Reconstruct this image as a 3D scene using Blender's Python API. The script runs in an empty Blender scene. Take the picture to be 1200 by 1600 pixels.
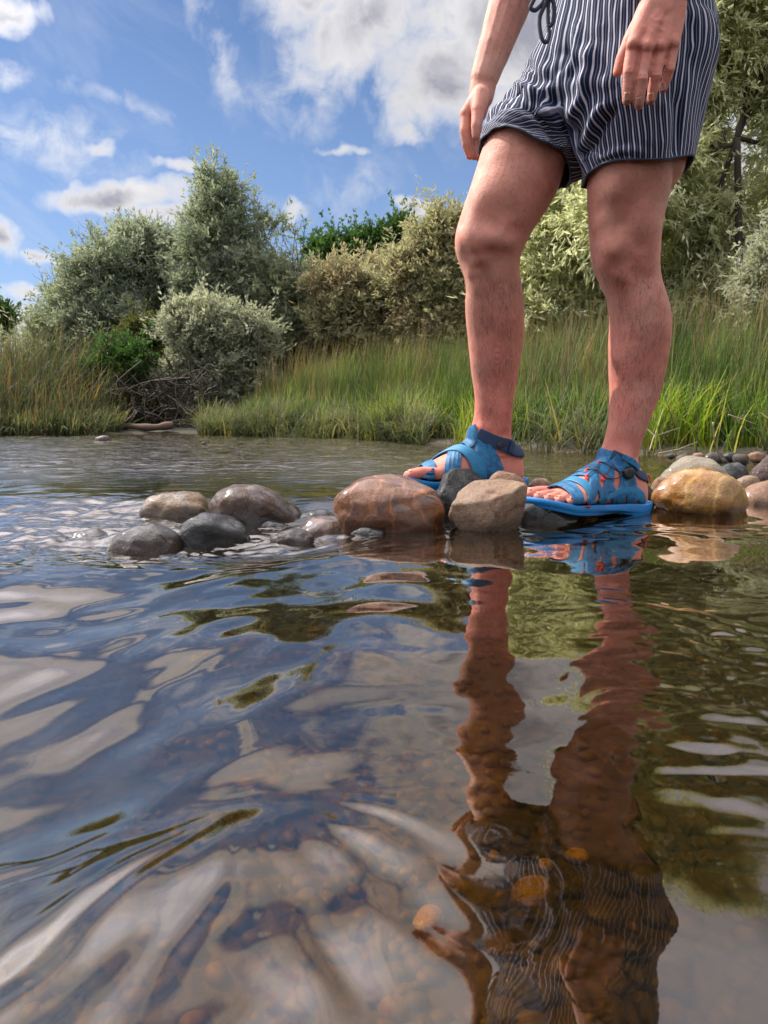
import bpy, bmesh, math, random
import numpy as np
from mathutils import Vector, Matrix
from mathutils.bvhtree import BVHTree

R = math.radians
SC = bpy.context.scene
COL = SC.collection

# ------------------------------------------------------------------ camera
CAM_Z = 0.197
F = 1156.0
PITCH = math.atan(145.0 / F)
cd = bpy.data.cameras.new('camera')
cam = bpy.data.objects.new('camera', cd)
COL.objects.link(cam)
cam.location = (0, 0, CAM_Z)
cam.rotation_euler = (math.pi / 2 - PITCH, 0, 0)
cd.sensor_fit = 'VERTICAL'
cd.sensor_height = 36.0
cd.lens = F / 1600 * 36.0
cd.clip_start = 0.01
cd.clip_end = 3000
cd.dof.use_dof = True
cd.dof.focus_distance = 1.5
cd.dof.aperture_fstop = 14.0
SC.camera = cam

SC.render.engine = 'CYCLES'
SC.cycles.use_denoising = True
SC.cycles.max_bounces = 10
SC.cycles.transparent_max_bounces = 12
SC.cycles.sample_clamp_indirect = 6.0
SC.cycles.caustics_reflective = False
SC.cycles.caustics_refractive = False
SC.view_settings.view_transform = 'Standard'
SC.view_settings.look = 'None'
SC.view_settings.gamma = 1.0
SC.view_settings.use_curve_mapping = False
SC.view_settings.exposure = 0.36

SUN_AZ, SUN_EL = -62.0, 47.0     # degrees, azimuth from +Y clockwise

# ------------------------------------------------------------------ node helper
class N:
    def __init__(s, nt):
        s.nt = nt
    def n(s, t, ins=None, **kw):
        nd = s.nt.nodes.new(t)
        for k, v in kw.items():
            setattr(nd, k, v)
        for k, v in (ins or {}).items():
            sock = nd.inputs[k]
            if isinstance(v, bpy.types.NodeSocket):
                s.nt.links.new(v, sock)
            elif isinstance(v, bpy.types.Node):
                s.nt.links.new(v.outputs[0], sock)
            else:
                if hasattr(sock, 'default_value'):
                    try:
                        sock.default_value = v
                    except Exception:
                        sock.default_value = tuple(v) + (1.0,)
        return nd
    def m(s, op, a, b=0.0, c=0.0, clamp=False):
        nd = s.nt.nodes.new('ShaderNodeMath')
        nd.operation = op
        nd.use_clamp = clamp
        for i, v in enumerate((a, b, c)):
            if isinstance(v, bpy.types.NodeSocket):
                s.nt.links.new(v, nd.inputs[i])
            else:
                nd.inputs[i].default_value = v
        return nd.outputs[0]
    def mr(s, v, a, b, c=0.0, d=1.0, smooth=False):
        nd = s.n('ShaderNodeMapRange', {0: v, 1: a, 2: b, 3: c, 4: d})
        if smooth:
            nd.interpolation_type = 'SMOOTHSTEP'
        return nd.outputs[0]
    def noise(s, vec, scale, detail=4.0, rough=0.55, dist=0.0, ntype=None):
        nd = s.n('ShaderNodeTexNoise', {'Scale': scale, 'Detail': detail, 'Roughness': rough, 'Distortion': dist})
        if vec is not None:
            s.nt.links.new(vec, nd.inputs['Vector'])
        return nd
    def mix(s, f, a, b, blend='MIX'):
        nd = s.nt.nodes.new('ShaderNodeMix')
        nd.data_type = 'RGBA'
        nd.blend_type = blend
        nd.clamp_factor = True
        for k, v in ((0, f), (6, a), (7, b)):
            if isinstance(v, bpy.types.NodeSocket):
                s.nt.links.new(v, nd.inputs[k])
            else:
                nd.inputs[k].default_value = v if k == 0 else (tuple(v) + (1.0,))[:4]
        return nd.outputs[2]
    def ramp(s, f, stops):
        nd = s.nt.nodes.new('ShaderNodeValToRGB')
        s.nt.links.new(f, nd.inputs[0])
        e = nd.color_ramp.elements
        while len(e) < len(stops):
            e.new(0.5)
        for i, (p, c) in enumerate(stops):
            e[i].position = p
            e[i].color = (tuple(c) + (1.0,))[:4]
        return nd.outputs[0]

def pix_dir(px, py):
    u, v = (px - 600) / F, (800 - py) / F
    ca, sa = math.cos(PITCH), math.sin(PITCH)
    return np.array([u, ca + v * sa, v * ca - sa])

def P(px, py, Y):
    d = pix_dir(px, py)
    t = Y / d[1]
    return np.array([d[0] * t, Y, CAM_Z + d[2] * t])

def PZ(px, py, z=0.0):
    d = pix_dir(px, py)
    t = (z - CAM_Z) / d[2]
    return np.array([d[0] * t, d[1] * t, z])

# ------------------------------------------------------------------ world: Nishita sky + clouds laid out by direction
W = bpy.data.worlds.new("World")
SC.world = W
W.use_nodes = True
W.node_tree.nodes.clear()
w = N(W.node_tree)
tc = w.n('ShaderNodeTexCoord').outputs['Generated']
sky = w.n('ShaderNodeTexSky', sky_type='NISHITA', sun_disc=False, sun_elevation=R(SUN_EL),
          sun_rotation=R(SUN_AZ), altitude=900.0, air_density=1.0, dust_density=0.6, ozone_density=2.2)
nrm = w.n('ShaderNodeVectorMath', {0: tc}, operation='NORMALIZE').outputs[0]
sep = w.n('ShaderNodeSeparateXYZ', {0: nrm})
az = w.m('ARCTAN2', sep.outputs[0], sep.outputs[1])
el = w.m('ARCSINE', sep.outputs[2])
ae = w.n('ShaderNodeCombineXYZ', {0: az, 1: el, 2: 0.0}).outputs[0]
wn = w.noise(ae, 9.0, 4.0, 0.6)
wv = w.n('ShaderNodeVectorMath', {0: wn.outputs['Color'], 1: (0.5, 0.5, 0.5)}, operation='SUBTRACT').outputs[0]
wv = w.n('ShaderNodeVectorMath', {0: wv, 3: 0.075}, operation='SCALE').outputs[0]
ae2 = w.n('ShaderNodeVectorMath', {0: ae, 1: wv}, operation='ADD').outputs[0]
BLOBS = [  # px, py, rx px, ry px, rot deg, amp
    (570, 40, 150, 80, -25, 1.3), (700, 120, 130, 75, -15, 1.5), (800, 30, 210, 140, 0, 1.5), (480, 0, 100, 45, 0, 1.1),
    (60, 215, 200, 50, 8, .44), (190, 160, 130, 22, 5, .32), (10, 105, 60, 22, 0, .5),
    (185, 298, 122, 26, -12, 1.5), (270, 322, 90, 24, 0, 1.3), (150, 240, 40, 11, -5, .8), (275, 245, 36, 13, 0, 1.0),
    (640, 317, 34, 13, 0, 1.2), (642, 208, 34, 14, 0, .9), (530, 218, 48, 10, -4, .9), (467, 323, 22, 20, -30, .9),
    (45, 402, 30, 16, -20, 1.2), (2, 372, 26, 36, 0, 1.4), (30, 455, 40, 13, 0, 1.0), (15, 492, 70, 26, 0, 1.3),
    (100, 405, 34, 9, 0, .8), (20, 10, 50, 24, 0, 1.2), (1150, 270, 160, 110, 0, 1.3), (350, 75, 130, 45, 60, .42),
    (560, 300, 90, 130, 45, .3), (450, 160, 110, 60, 20, .36)]
acc = None
for (bx, by, rx, ry, rot, amp) in BLOBS:
    d = pix_dir(bx, by)
    a = math.atan2(d[0], d[1]); e = math.atan2(d[2], math.hypot(d[0], d[1]))
    mp = w.n('ShaderNodeMapping', {'Vector': ae2, 'Location': (a, e, 0), 'Rotation': (0, 0, R(-rot)),
                                   'Scale': (rx / F * 1.12, ry / F * 1.12, 1)}, vector_type='TEXTURE')
    ln = w.n('ShaderNodeVectorMath', {0: mp.outputs[0]}, operation='LENGTH').outputs['Value']
    v = w.m('MULTIPLY_ADD', ln, -amp, amp)
    acc = v if acc is None else w.m('MAXIMUM', acc, v)
acc = w.m('MAXIMUM', acc, 0.0)
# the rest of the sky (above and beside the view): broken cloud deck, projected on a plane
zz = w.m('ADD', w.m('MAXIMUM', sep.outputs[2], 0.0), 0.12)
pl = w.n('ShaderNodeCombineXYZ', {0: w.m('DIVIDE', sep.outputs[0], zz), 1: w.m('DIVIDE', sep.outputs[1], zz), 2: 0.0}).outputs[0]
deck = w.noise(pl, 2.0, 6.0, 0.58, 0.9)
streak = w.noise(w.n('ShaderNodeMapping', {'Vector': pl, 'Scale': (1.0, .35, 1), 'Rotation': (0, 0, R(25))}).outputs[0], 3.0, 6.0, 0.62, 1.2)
hi = w.m('MAXIMUM', w.mr(el, R(28.5), R(32), 0, 1, True), w.mr(w.m('DIVIDE', sep.outputs[2], w.m('MAXIMUM', sep.outputs[1], .05)), .53, .62, 0, 1, True))  # deck and veil set to start just outside the view, for water reflections
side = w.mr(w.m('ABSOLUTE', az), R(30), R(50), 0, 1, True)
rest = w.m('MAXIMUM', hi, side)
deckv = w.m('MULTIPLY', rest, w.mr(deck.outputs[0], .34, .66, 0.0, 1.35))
fine = w.noise(ae, 22.0, 8.0, 0.62, 0.4)
edge = w.m('MULTIPLY_ADD', w.m('SUBTRACT', fine.outputs[0], .52), 1.5, 0.0)
edge = w.m('MULTIPLY', edge, w.mr(acc, 0.0, .35, 0.0, 1.0))
blobv = w.m('ADD', acc, edge)
thin = w.m('MULTIPLY', w.mr(streak.outputs[0], .5, .78, 0, .22), w.mr(el, R(3), R(12)))
dens = w.m('MAXIMUM', w.mr(blobv, .12, .80, 0, 1), w.m('MAXIMUM', w.m('MULTIPLY', deckv, 1.0, clamp=True), thin))
dens = w.m('MINIMUM', dens, 1.0)
shade = w.noise(ae, 7.0, 6.0, 0.6, .6)
core = w.m('MULTIPLY', w.mr(w.m('MAXIMUM', blobv, deckv), .5, 1.25, 0, 1), w.mr(shade.outputs[0], .33, .62, 0.15, 1.0))
ccol = w.mix(core, (7.0, 6.9, 7.0), (3.1, 3.1, 3.7))
# deck brighter towards the sun; extra boost higher up added for water reflections
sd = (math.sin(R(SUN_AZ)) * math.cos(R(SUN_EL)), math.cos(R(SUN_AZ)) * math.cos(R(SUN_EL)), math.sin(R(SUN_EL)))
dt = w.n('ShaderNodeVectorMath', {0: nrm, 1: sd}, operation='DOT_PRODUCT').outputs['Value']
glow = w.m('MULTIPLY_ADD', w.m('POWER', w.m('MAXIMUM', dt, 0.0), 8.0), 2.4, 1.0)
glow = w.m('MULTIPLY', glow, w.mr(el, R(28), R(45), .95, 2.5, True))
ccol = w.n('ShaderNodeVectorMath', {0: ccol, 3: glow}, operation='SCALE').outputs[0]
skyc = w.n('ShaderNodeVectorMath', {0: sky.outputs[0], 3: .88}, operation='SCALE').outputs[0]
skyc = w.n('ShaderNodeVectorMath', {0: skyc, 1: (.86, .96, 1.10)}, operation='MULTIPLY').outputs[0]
skyc = w.mix(w.m('MULTIPLY', hi, .85), skyc, w.n('ShaderNodeVectorMath', {0: (4.6, 4.6, 5.7), 3: glow}, operation='SCALE').outputs[0])  # bright veil added above the view so the water reflects silver
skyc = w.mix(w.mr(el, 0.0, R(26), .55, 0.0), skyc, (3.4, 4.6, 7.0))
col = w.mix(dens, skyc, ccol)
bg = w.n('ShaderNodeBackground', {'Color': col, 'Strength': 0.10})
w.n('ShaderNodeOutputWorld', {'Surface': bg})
W.cycles.sampling_method = 'MANUAL'
W.cycles.sample_map_resolution = 512

sl = bpy.data.lights.new('sun', 'SUN')
sl.energy = 4.6
sl.angle = R(0.6)
sl.color = (1.0, 0.93, 0.83)
sun = bpy.data.objects.new('sun', sl)
COL.objects.link(sun)
sun.rotation_euler = Vector(sd).to_track_quat('Z', 'Y').to_euler()

# ------------------------------------------------------------------ mesh helpers
def mesh_np(name, V, Fs, mat=None, parent=None, smooth=True, attrs=None, uv=None):
    """V (n,3); Fs: list of arrays of faces (each (m,k))"""
    me = bpy.data.meshes.new(name)
    V = np.asarray(V, dtype=np.float32)
    if isinstance(Fs, np.ndarray):
        Fs = [Fs]
    Fs = [np.asarray(f, dtype=np.int32) for f in Fs if len(f)]
    loops = np.concatenate([f.ravel() for f in Fs])
    sizes = np.concatenate([np.full(len(f), f.shape[1], dtype=np.int32) for f in Fs])
    starts = np.concatenate([[0], np.cumsum(sizes)[:-1]]).astype(np.int32)
    me.vertices.add(len(V)); me.vertices.foreach_set('co', V.ravel())
    me.loops.add(len(loops)); me.loops.foreach_set('vertex_index', loops)
    me.polygons.add(len(sizes)); me.polygons.foreach_set('loop_start', starts)
    me.polygons.foreach_set('use_smooth', np.full(len(sizes), smooth))
    for k, a in (attrs or {}).items():
        a = np.asarray(a, dtype=np.float32)
        if a.ndim == 1:
            at = me.attributes.new(k, 'FLOAT', 'POINT'); at.data.foreach_set('value', a)
        else:
            at = me.attributes.new(k, 'FLOAT_VECTOR', 'POINT'); at.data.foreach_set('vector', a.ravel())
    me.update(calc_edges=True)
    me.validate()
    if mat:
        me.materials.append(mat)
    o = bpy.data.objects.new(name, me)
    COL.objects.link(o)
    if parent:
        o.parent = parent
    return o

def tag(o, label=None, cat=None, group=None, kind=None):
    if label: o['label'] = label
    if cat: o['category'] = cat
    if group: o['group'] = group
    if kind: o['kind'] = kind
    return o

def empty(name, loc=(0, 0, 0)):
    o = bpy.data.objects.new(name, None)
    o.empty_display_size = .1
    COL.objects.link(o)
    o.location = loc
    return o

def attach(child, root):
    """child meshes are modelled in world coordinates; keep them in place under root"""
    child.parent = root
    child.matrix_parent_inverse = Matrix.Translation(root.location).inverted()
    return child

def grid_faces(nr, nc, wrap=False, off=0):
    r = np.arange(nr - 1)[:, None]
    c = np.arange(nc if wrap else nc - 1)[None, :]
    c2 = (c + 1) % nc
    a = r * nc + c; b = r * nc + c2
    return (np.stack([a, b, b + nc, a + nc], -1).reshape(-1, 4) + off).astype(np.int32)

class MB:
    def __init__(s):
        s.V = []; s.F4 = []; s.F3 = []; s.n = 0; s.A = {}
    def add(s, V, F4=None, F3=None, **at):
        V = np.asarray(V, float)
        s.V.append(V)
        if F4 is not None and len(F4): s.F4.append(np.asarray(F4) + s.n)
        if F3 is not None and len(F3): s.F3.append(np.asarray(F3) + s.n)
        for k, a in at.items():
            s.A.setdefault(k, []).append(np.broadcast_to(np.asarray(a, float), (len(V),) + np.shape(a)[1:] if np.ndim(a) else (len(V),)))
        s.n += len(V)
    def obj(s, name, mat, parent=None, smooth=True):
        Fs = []
        if s.F4: Fs.append(np.concatenate(s.F4))
        if s.F3: Fs.append(np.concatenate(s.F3))
        return mesh_np(name, np.concatenate(s.V), Fs, mat, parent, smooth, {k: np.concatenate(a) for k, a in s.A.items()})

def loft(mb, rings, caps=True, **at):
    """rings: array (nr, nc, 3) closed in c"""
    rings = np.asarray(rings, float)
    nr, nc, _ = rings.shape
    V = rings.reshape(-1, 3)
    F4 = grid_faces(nr, nc, True)
    F3 = []
    if caps:
        V = np.vstack([V, rings[0].mean(0), rings[-1].mean(0)])
        i = np.arange(nc); j = (i + 1) % nc
        F3 = np.vstack([np.stack([j, i, np.full(nc, nr * nc)], -1),
                        np.stack([i + (nr - 1) * nc, j + (nr - 1) * nc, np.full(nc, nr * nc + 1)], -1)])
    mb.add(V, F4, F3, **at)

def frame(t):
    t = t / (np.linalg.norm(t) + 1e-12)
    a = np.array([0, 0, 1.0]) if abs(t[2]) < .9 else np.array([1.0, 0, 0])
    u = np.cross(t, a); u /= np.linalg.norm(u)
    return u, np.cross(t, u)

def capsule(mb, p0, r0, p1, r1, nc=14, flat=None):
    """tapered capsule; flat=(dirvec, factor) squashes along dirvec"""
    p0 = np.asarray(p0, float); p1 = np.asarray(p1, float)
    t = p1 - p0; L = np.linalg.norm(t); t = t / (L + 1e-9)
    u, v = frame(t)
    th = np.linspace(0, 2 * np.pi, nc, endpoint=False)
    circ = np.cos(th)[:, None] * u + np.sin(th)[:, None] * v
    rings = []
    for a in np.linspace(-88, 0, 6):
        rings.append(p0 + t * r0 * math.sin(R(a)) + circ * r0 * math.cos(R(a)))
    for s in np.linspace(0, 1, max(2, int(L / 0.01)))[1:-1]:
        rings.append(p0 + t * L * s + circ * (r0 + (r1 - r0) * s))
    for a in np.linspace(0, 88, 6):
        rings.append(p1 + t * r1 * math.sin(R(a)) + circ * r1 * math.cos(R(a)))
    rings = np.array(rings)
    if flat is not None:
        n, k = np.asarray(flat[0], float), flat[1]
        n = n / np.linalg.norm(n)
        ax = p0[None, None] + t * ((rings - p0) @ t)[..., None]
        dd = ((rings - ax) @ n)[..., None]
        rings = rings - n * dd * (1 - k)
    loft(mb, rings)

def tube(mb, pts, rad, nc=8, caps=True, **at):
    pts = np.asarray(pts, float)
    n = len(pts)
    rad = np.broadcast_to(np.asarray(rad, float), (n,))
    T = np.gradient(pts, axis=0)
    T /= (np.linalg.norm(T, axis=1)[:, None] + 1e-12)
    u, v = frame(T[0])
    th = np.linspace(0, 2 * np.pi, nc, endpoint=False)
    rings = []
    for i in range(n):
        u = u - T[i] * (u @ T[i]); u /= (np.linalg.norm(u) + 1e-12)
        v = np.cross(T[i], u)
        rings.append(pts[i] + rad[i] * (np.cos(th)[:, None] * u + np.sin(th)[:, None] * v))
    loft(mb, rings, caps, **at)

def spline(pts, n):
    pts = np.asarray(pts, float)
    k = len(pts)
    if k == 2:
        return pts[0] + (pts[1] - pts[0]) * np.linspace(0, 1, n)[:, None]
    ext = np.vstack([2 * pts[0] - pts[1], pts, 2 * pts[-1] - pts[-2]])
    out = []
    for s in np.linspace(0, k - 1 - 1e-9, n):
        i = int(s); f = s - i
        p0, p1, p2, p3 = ext[i], ext[i + 1], ext[i + 2], ext[i + 3]
        out.append(.5 * ((2 * p1) + (-p0 + p2) * f + (2 * p0 - 5 * p1 + 4 * p2 - p3) * f * f + (-p0 + 3 * p1 - 3 * p2 + p3) * f ** 3))
    return np.array(out)

# vectorised gradient noise
_rng = np.random.default_rng(7)
_perm = _rng.permutation(256); _perm = np.concatenate([_perm] * 3)
_grad = _rng.normal(size=(256, 3)); _grad /= np.linalg.norm(_grad, axis=1)[:, None]
def gn(x, y, z=0.0):
    x, y, z = np.broadcast_arrays(np.asarray(x, float), np.asarray(y, float), np.asarray(z, float))
    xi = np.floor(x).astype(int); yi = np.floor(y).astype(int); zi = np.floor(z).astype(int)
    xf, yf, zf = x - xi, y - yi, z - zi
    fade = lambda t: t * t * t * (t * (t * 6 - 15) + 10)
    u, v, w_ = fade(xf), fade(yf), fade(zf)
    def g(i, j, k):
        h = _perm[_perm[_perm[(xi + i) & 255] + ((yi + j) & 255)] + ((zi + k) & 255)]
        G = _grad[h]
        return G[..., 0] * (xf - i) + G[..., 1] * (yf - j) + G[..., 2] * (zf - k)
    l = lambda a, b, t: a + t * (b - a)
    return l(l(l(g(0, 0, 0), g(1, 0, 0), u), l(g(0, 1, 0), g(1, 1, 0), u), v),
             l(l(g(0, 0, 1), g(1, 0, 1), u), l(g(0, 1, 1), g(1, 1, 1), u), v), w_) * 1.6
def fbm(x, y, z=0.0, o=4, r=.5):
    s = 0; a = 1.0
    for i in range(o):
        s = s + a * gn(np.asarray(x) * 2 ** i + 17 * i, np.asarray(y) * 2 ** i, np.asarray(z) * 2 ** i + 5 * i)
        a *= r
    return s
def sstep(a, b, x):
    t = np.clip((x - a) / (b - a), 0, 1)
    return t * t * (3 - 2 * t)

# ------------------------------------------------------------------ materials
def mat(name):
    m = bpy.data.materials.new(name)
    m.use_nodes = True
    m.node_tree.nodes.clear()
    return m, N(m.node_tree)
def fin(k, sh, disp=None):
    k.n('ShaderNodeOutputMaterial', {'Surface': sh})

def simple(name, col, rough=.5, bump=0, bscale=300, var=.12, spec=.5, metal=0):
    m, k = mat(name)
    c = k.n('ShaderNodeTexCoord').outputs['Object']
    nz = k.noise(c, bscale * .2, 4)
    b = k.mix(nz.outputs[0], [x * (1 - var * 2) for x in col], [min(1, x * (1 + var * 2)) for x in col])
    ins = {'Base Color': b, 'Roughness': rough, 'Specular IOR Level': spec, 'Metallic': metal}
    if bump:
        ins['Normal'] = k.n('ShaderNodeBump', {'Height': k.noise(c, bscale, 3).outputs[0], 'Strength': bump, 'Distance': .002}).outputs[0]
    fin(k, k.n('ShaderNodeBsdfPrincipled', ins))
    return m

# ------------------------------------------------------------------ ground, riverbed and water
BANK = np.array([(-60, 14), (-25, 10.5), (-12, 9.0), (-7, 8.2), (-4.1, 7.7), (-3.1, 7.9), (-2.7, 8.6), (-2.2, 8.7), (-1.9, 8.0), (-1.2, 7.5), (-.2, 6.5), (.35, 5.5), (.85, 4.5),
                 (1.3, 3.85), (1.75, 3.3), (2.3, 2.7), (2.9, 1.6), (3.3, 0), (3.5, -4), (4, -12), (6, -40)], float)
def bank_d(x, y):
    """signed distance to the bank line: positive on land (beyond / right of it)"""
    x = np.asarray(x, float); y = np.asarray(y, float)
    best = np.full(x.shape, 1e9); sg = np.ones(x.shape)
    for (ax, ay), (bx, by) in zip(BANK[:-1], BANK[1:]):
        dx, dy = bx - ax, by - ay
        t = np.clip(((x - ax) * dx + (y - ay) * dy) / (dx * dx + dy * dy), 0, 1)
        ex, ey = x - ax - t * dx, y - ay - t * dy
        d = np.hypot(ex, ey)
        cr = dx * ey - dy * ex
        up = d < best - 1e-9
        best = np.where(up, d, best); sg = np.where(up, np.sign(cr), sg)
    return best * sg

def ground_z(x, y):
    d = bank_d(x, y) + .12 * gn(np.asarray(x) * 2.3, np.asarray(y) * 2.3, 3)
    z = np.interp(d, [-60, -2.0, -.6, -.1, .12, .6, 3, 10, 40, 200, 900], [-.3, -.17, -.14, -.04, .05, .08, .15, .4, 1.0, 2.5, 6])
    z = z + .012 * fbm(np.asarray(x) * 3, np.asarray(y) * 3, 0, 3)
    # rising rock bar under the row of stones at the feet
    x = np.asarray(x); y = np.asarray(y)
    bar = np.exp(-((y - 1.5 + .08 * x) / .3) ** 2) * .06
    near = sstep(1.25, .3, y) * .0
    return z + np.where(d < -.1, bar, 0) + near

def water_z(x, y):
    x = np.asarray(x, float); y = np.asarray(y, float)
    # the river drops over the row of stones on the left, falling towards the viewer
    drop = .028 * sstep(1.40, 1.62, y) * sstep(.28, -.02, x) + .012 * sstep(1.35, 1.6, y) * (1 - sstep(.28, -.02, x))
    tilt = -(.018 + .092 * sstep(.02, -.42, x)) * (1 - sstep(.1, 1.45, y)) - .012 * (1 - sstep(.3, 1.3, y)) * sstep(.15, -.25, x) - .016 * np.exp(-((y - 1.24) / .12) ** 2) * sstep(.0, -.15, x) + .007 * np.exp(-((y - 1.38) / .16) ** 2) * sstep(.0, .12, x)
    wx = x + .05 * gn(x * 3.1, y * 3.1, 1.3); wy = y + .06 * gn(x * 2.7, y * 2.7, 8.1)
    near = sstep(3.0, 1.7, y)
    sw = .0062 * gn(wx * 2.6, wy * 3.6, 2.0) + .0040 * gn(wx * 6.5, wy * 7.5, 4.0) + .0013 * (1 + .6 * sstep(.05, -.1, x)) * gn(wx * 15, wy * 15, 6.0)
    sw = sw + .00030 * gn(wx * 34, wy * 30, 9.0)
    sw = sw * (1 - .50 * sstep(.0, .12, x))
    # long creases on the left foreground
    wl = sstep(.05, -.2, x) * sstep(.75, .35, y)
    sw = sw + wl * .0012 * gn(x * 20 + 4 * gn(x * 4, y * 3, 2.2), y * 6, 3.0)
    fx0, fy0 = -.075, .42
    an = np.arctan2(x - fx0, fy0 - y + .02); ra = np.hypot(x - fx0, y - fy0)
    sw = sw + .020 * sstep(.06, -.03, x) * ra * sstep(.0, .07, ra) * sstep(.32, .14, ra) * gn(an * 6.5 + .8 * gn(x * 14, y * 14, 3), ra * 5, 7.7) * sstep(fy0 + .03, fy0 - .05, y)
    # turbulent patch on the right
    tr = np.exp(-(((x - .34) / .11) ** 2 + ((y - .70) / .14) ** 2)) + .9 * np.exp(-(((x - .25) / .08) ** 2 + ((y - .46) / .12) ** 2))
    q = gn(x * 18 + 2.5 * gn(x * 9, y * 9, 1), y * 22, 2.5)
    sw = sw + tr * (.0032 * np.abs(q) + .0012 * gn(x * 46, y * 52, 7.5))
    # broken water round the submerged stones on the left
    tl = np.exp(-(((x + .30) / .30) ** 2 + ((y - 1.30) / .13) ** 2))
    tl = tl + .6 * np.exp(-(((x + .55) / .3) ** 2 + ((y - 1.45) / .3) ** 2))
    q2 = gn(x * 11 + 1.5 * gn(x * 6, y * 6, 4), y * 17, 5.5)
    sw = sw + tl * (.010 * np.abs(q2) - .002 + .0030 * gn(x * 30, y * 44, 3.1) + .0012 * gn(x * 70, y * 90, 5.1))
    # curved wavelets spreading from that broken water
    rr = np.hypot(x + .22, (y - 1.36) * 1.25)
    sw = sw + .0011 * np.sin(rr * 165 + 3 * gn(x * 5, y * 5, 2)) * np.exp(-((rr - .24) / .12) ** 2) * sstep(1.33, 1.2, y) * sstep(.15, -.1, x)
    # lip of water lapping the stones by the sandal
    sw = sw + .002 * np.exp(-((y - 1.28) / .06) ** 2) * gn(x * 22, y * 30, 6)
    far = 1 - near
    fx = .0075 * gn(x * 3.0 + .6 * gn(x, y, 0), y * 4.2, 3) + .0055 * gn(x * 7.5, y * 9.5, 6) + .0034 * gn(x * 15, y * 19, 9)
    return -.020 * x * sstep(1.1, .4, y) * sstep(1.2, .5, np.abs(x)) + drop + tilt + sw * near + far * fx * (.45 + .55 * sstep(.8, -.6, x - (y - 3) * .0))

def build_water():
    ys = np.concatenate([np.linspace(-14, -.4, 24), np.linspace(-.35, .14, 26), .15 * np.exp(np.linspace(0, math.log(3.0 / .15), 760)),
                         np.linspace(3.02, 15, 240)])
    t = np.concatenate([-np.geomspace(40, 1.02, 40), np.linspace(-1, 1, 560), np.geomspace(1.02, 12, 40)])
    Y = np.repeat(ys[:, None], len(t), 1)
    wd = .22 + .60 * np.clip(ys, 0, 2.6) + .45 * np.clip(ys - 2.6, 0, None)
    X = t[None, :] * wd[:, None]
    Z = water_z(X, Y)
    chop = sstep(1.5, 2.6, Y) + .55 * np.exp(-(((X + .4) / .45) ** 2 + ((Y - 1.42) / .2) ** 2))
    V = np.stack([X, Y, Z], -1).reshape(-1, 3)
    m, k = mat('river_water')
    c = k.n('ShaderNodeTexCoord').outputs['Object']
    at = k.n('ShaderNodeAttribute', attribute_name='chop').outputs['Fac']
    mp = k.n('ShaderNodeMapping', {'Vector': c, 'Scale': (.7, 1.6, 1)}).outputs[0]
    b1 = k.noise(mp, 24.0, 4.0, .6, .4)
    b2 = k.noise(mp, 11.0, 3.0, .6, .8)
    h = k.m('ADD', k.m('MULTIPLY', b1.outputs[0], k.m('MULTIPLY_ADD', at, .0042, .00006)),
            k.m('MULTIPLY', b2.outputs[0], k.m('MULTIPLY', at, .014)))
    bn = k.n('ShaderNodeBump', {'Height': h, 'Strength': 1.0, 'Distance': 1.0}).outputs[0]
    fr = k.n('ShaderNodeFresnel', {'IOR': 1.55, 'Normal': bn}).outputs[0]
    fr = k.m('MULTIPLY_ADD', fr, 1.65, .0, clamp=True)
    tr = k.n('ShaderNodeBsdfTransparent', {'Color': (.60, .43, .115)})
    gl = k.n('ShaderNodeBsdfAnisotropic', {'Color': (1, .93, .86), 'Roughness': .004, 'Normal': bn})
    body = k.n('ShaderNodeBsdfDiffuse', {'Color': (.055, .05, .022)})
    und = k.n('ShaderNodeMixShader', {0: .05, 1: tr.outputs[0], 2: body.outputs[0]})
    sh = k.n('ShaderNodeMixShader', {0: fr, 1: und.outputs[0], 2: gl.outputs[0]})
    fin(k, sh)
    o = mesh_np('water', V, grid_faces(len(ys), len(t)), m, attrs={'chop': chop.ravel()})
    tag(o, kind='structure')
    return o
build_water()

def build_ground():
    xs = np.concatenate([-np.geomspace(900, 7, 40), np.linspace(-6.9, -1.4, 110), np.linspace(-1.38, 1.6, 220), np.linspace(1.63, 6, 100), np.geomspace(6.1, 900, 40)])
    ys = np.concatenate([-np.geomspace(900, 1, 30), np.linspace(-.9, 2.2, 200), np.linspace(2.23, 10, 200), np.geomspace(10.1, 1200, 50)])
    X, Y = np.meshgrid(xs, ys)
    Z = ground_z(X, Y)
    m, k = mat('riverbed_and_bank')
    g = k.n('ShaderNodeNewGeometry').outputs['Position']
    sz = k.n('ShaderNodeSeparateXYZ', {0: g}).outputs[2]
    n1 = k.noise(g, 6, 6, .65); n2 = k.noise(g, 60, 4, .6)
    vo = k.n('ShaderNodeTexVoronoi', {'Vector': g, 'Scale': 55.0})
    peb = k.mix(n1.outputs[0], (.055, .035, .012), (.24, .15, .05))
    peb = k.mix(k.mr(vo.outputs['Distance'], 0, .5, .1, .8), peb, (.05, .033, .014))
    soil = k.mix(n2.outputs[0], (.018, .016, .009), (.055, .048, .024))
    c = k.mix(k.mr(sz, .0, .05), peb, soil)
    bn = k.n('ShaderNodeBump', {'Height': k.m('ADD', vo.outputs['Distance'], n2.outputs[0]), 'Strength': .7, 'Distance': .01}).outputs[0]
    fin(k, k.n('ShaderNodeBsdfPrincipled', {'Base Color': c, 'Roughness': .8, 'Normal': bn}))
    o = mesh_np('ground', np.stack([X, Y, Z], -1).reshape(-1, 3), grid_faces(len(ys), len(xs)), m)
    tag(o, kind='structure')
build_ground()

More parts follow.
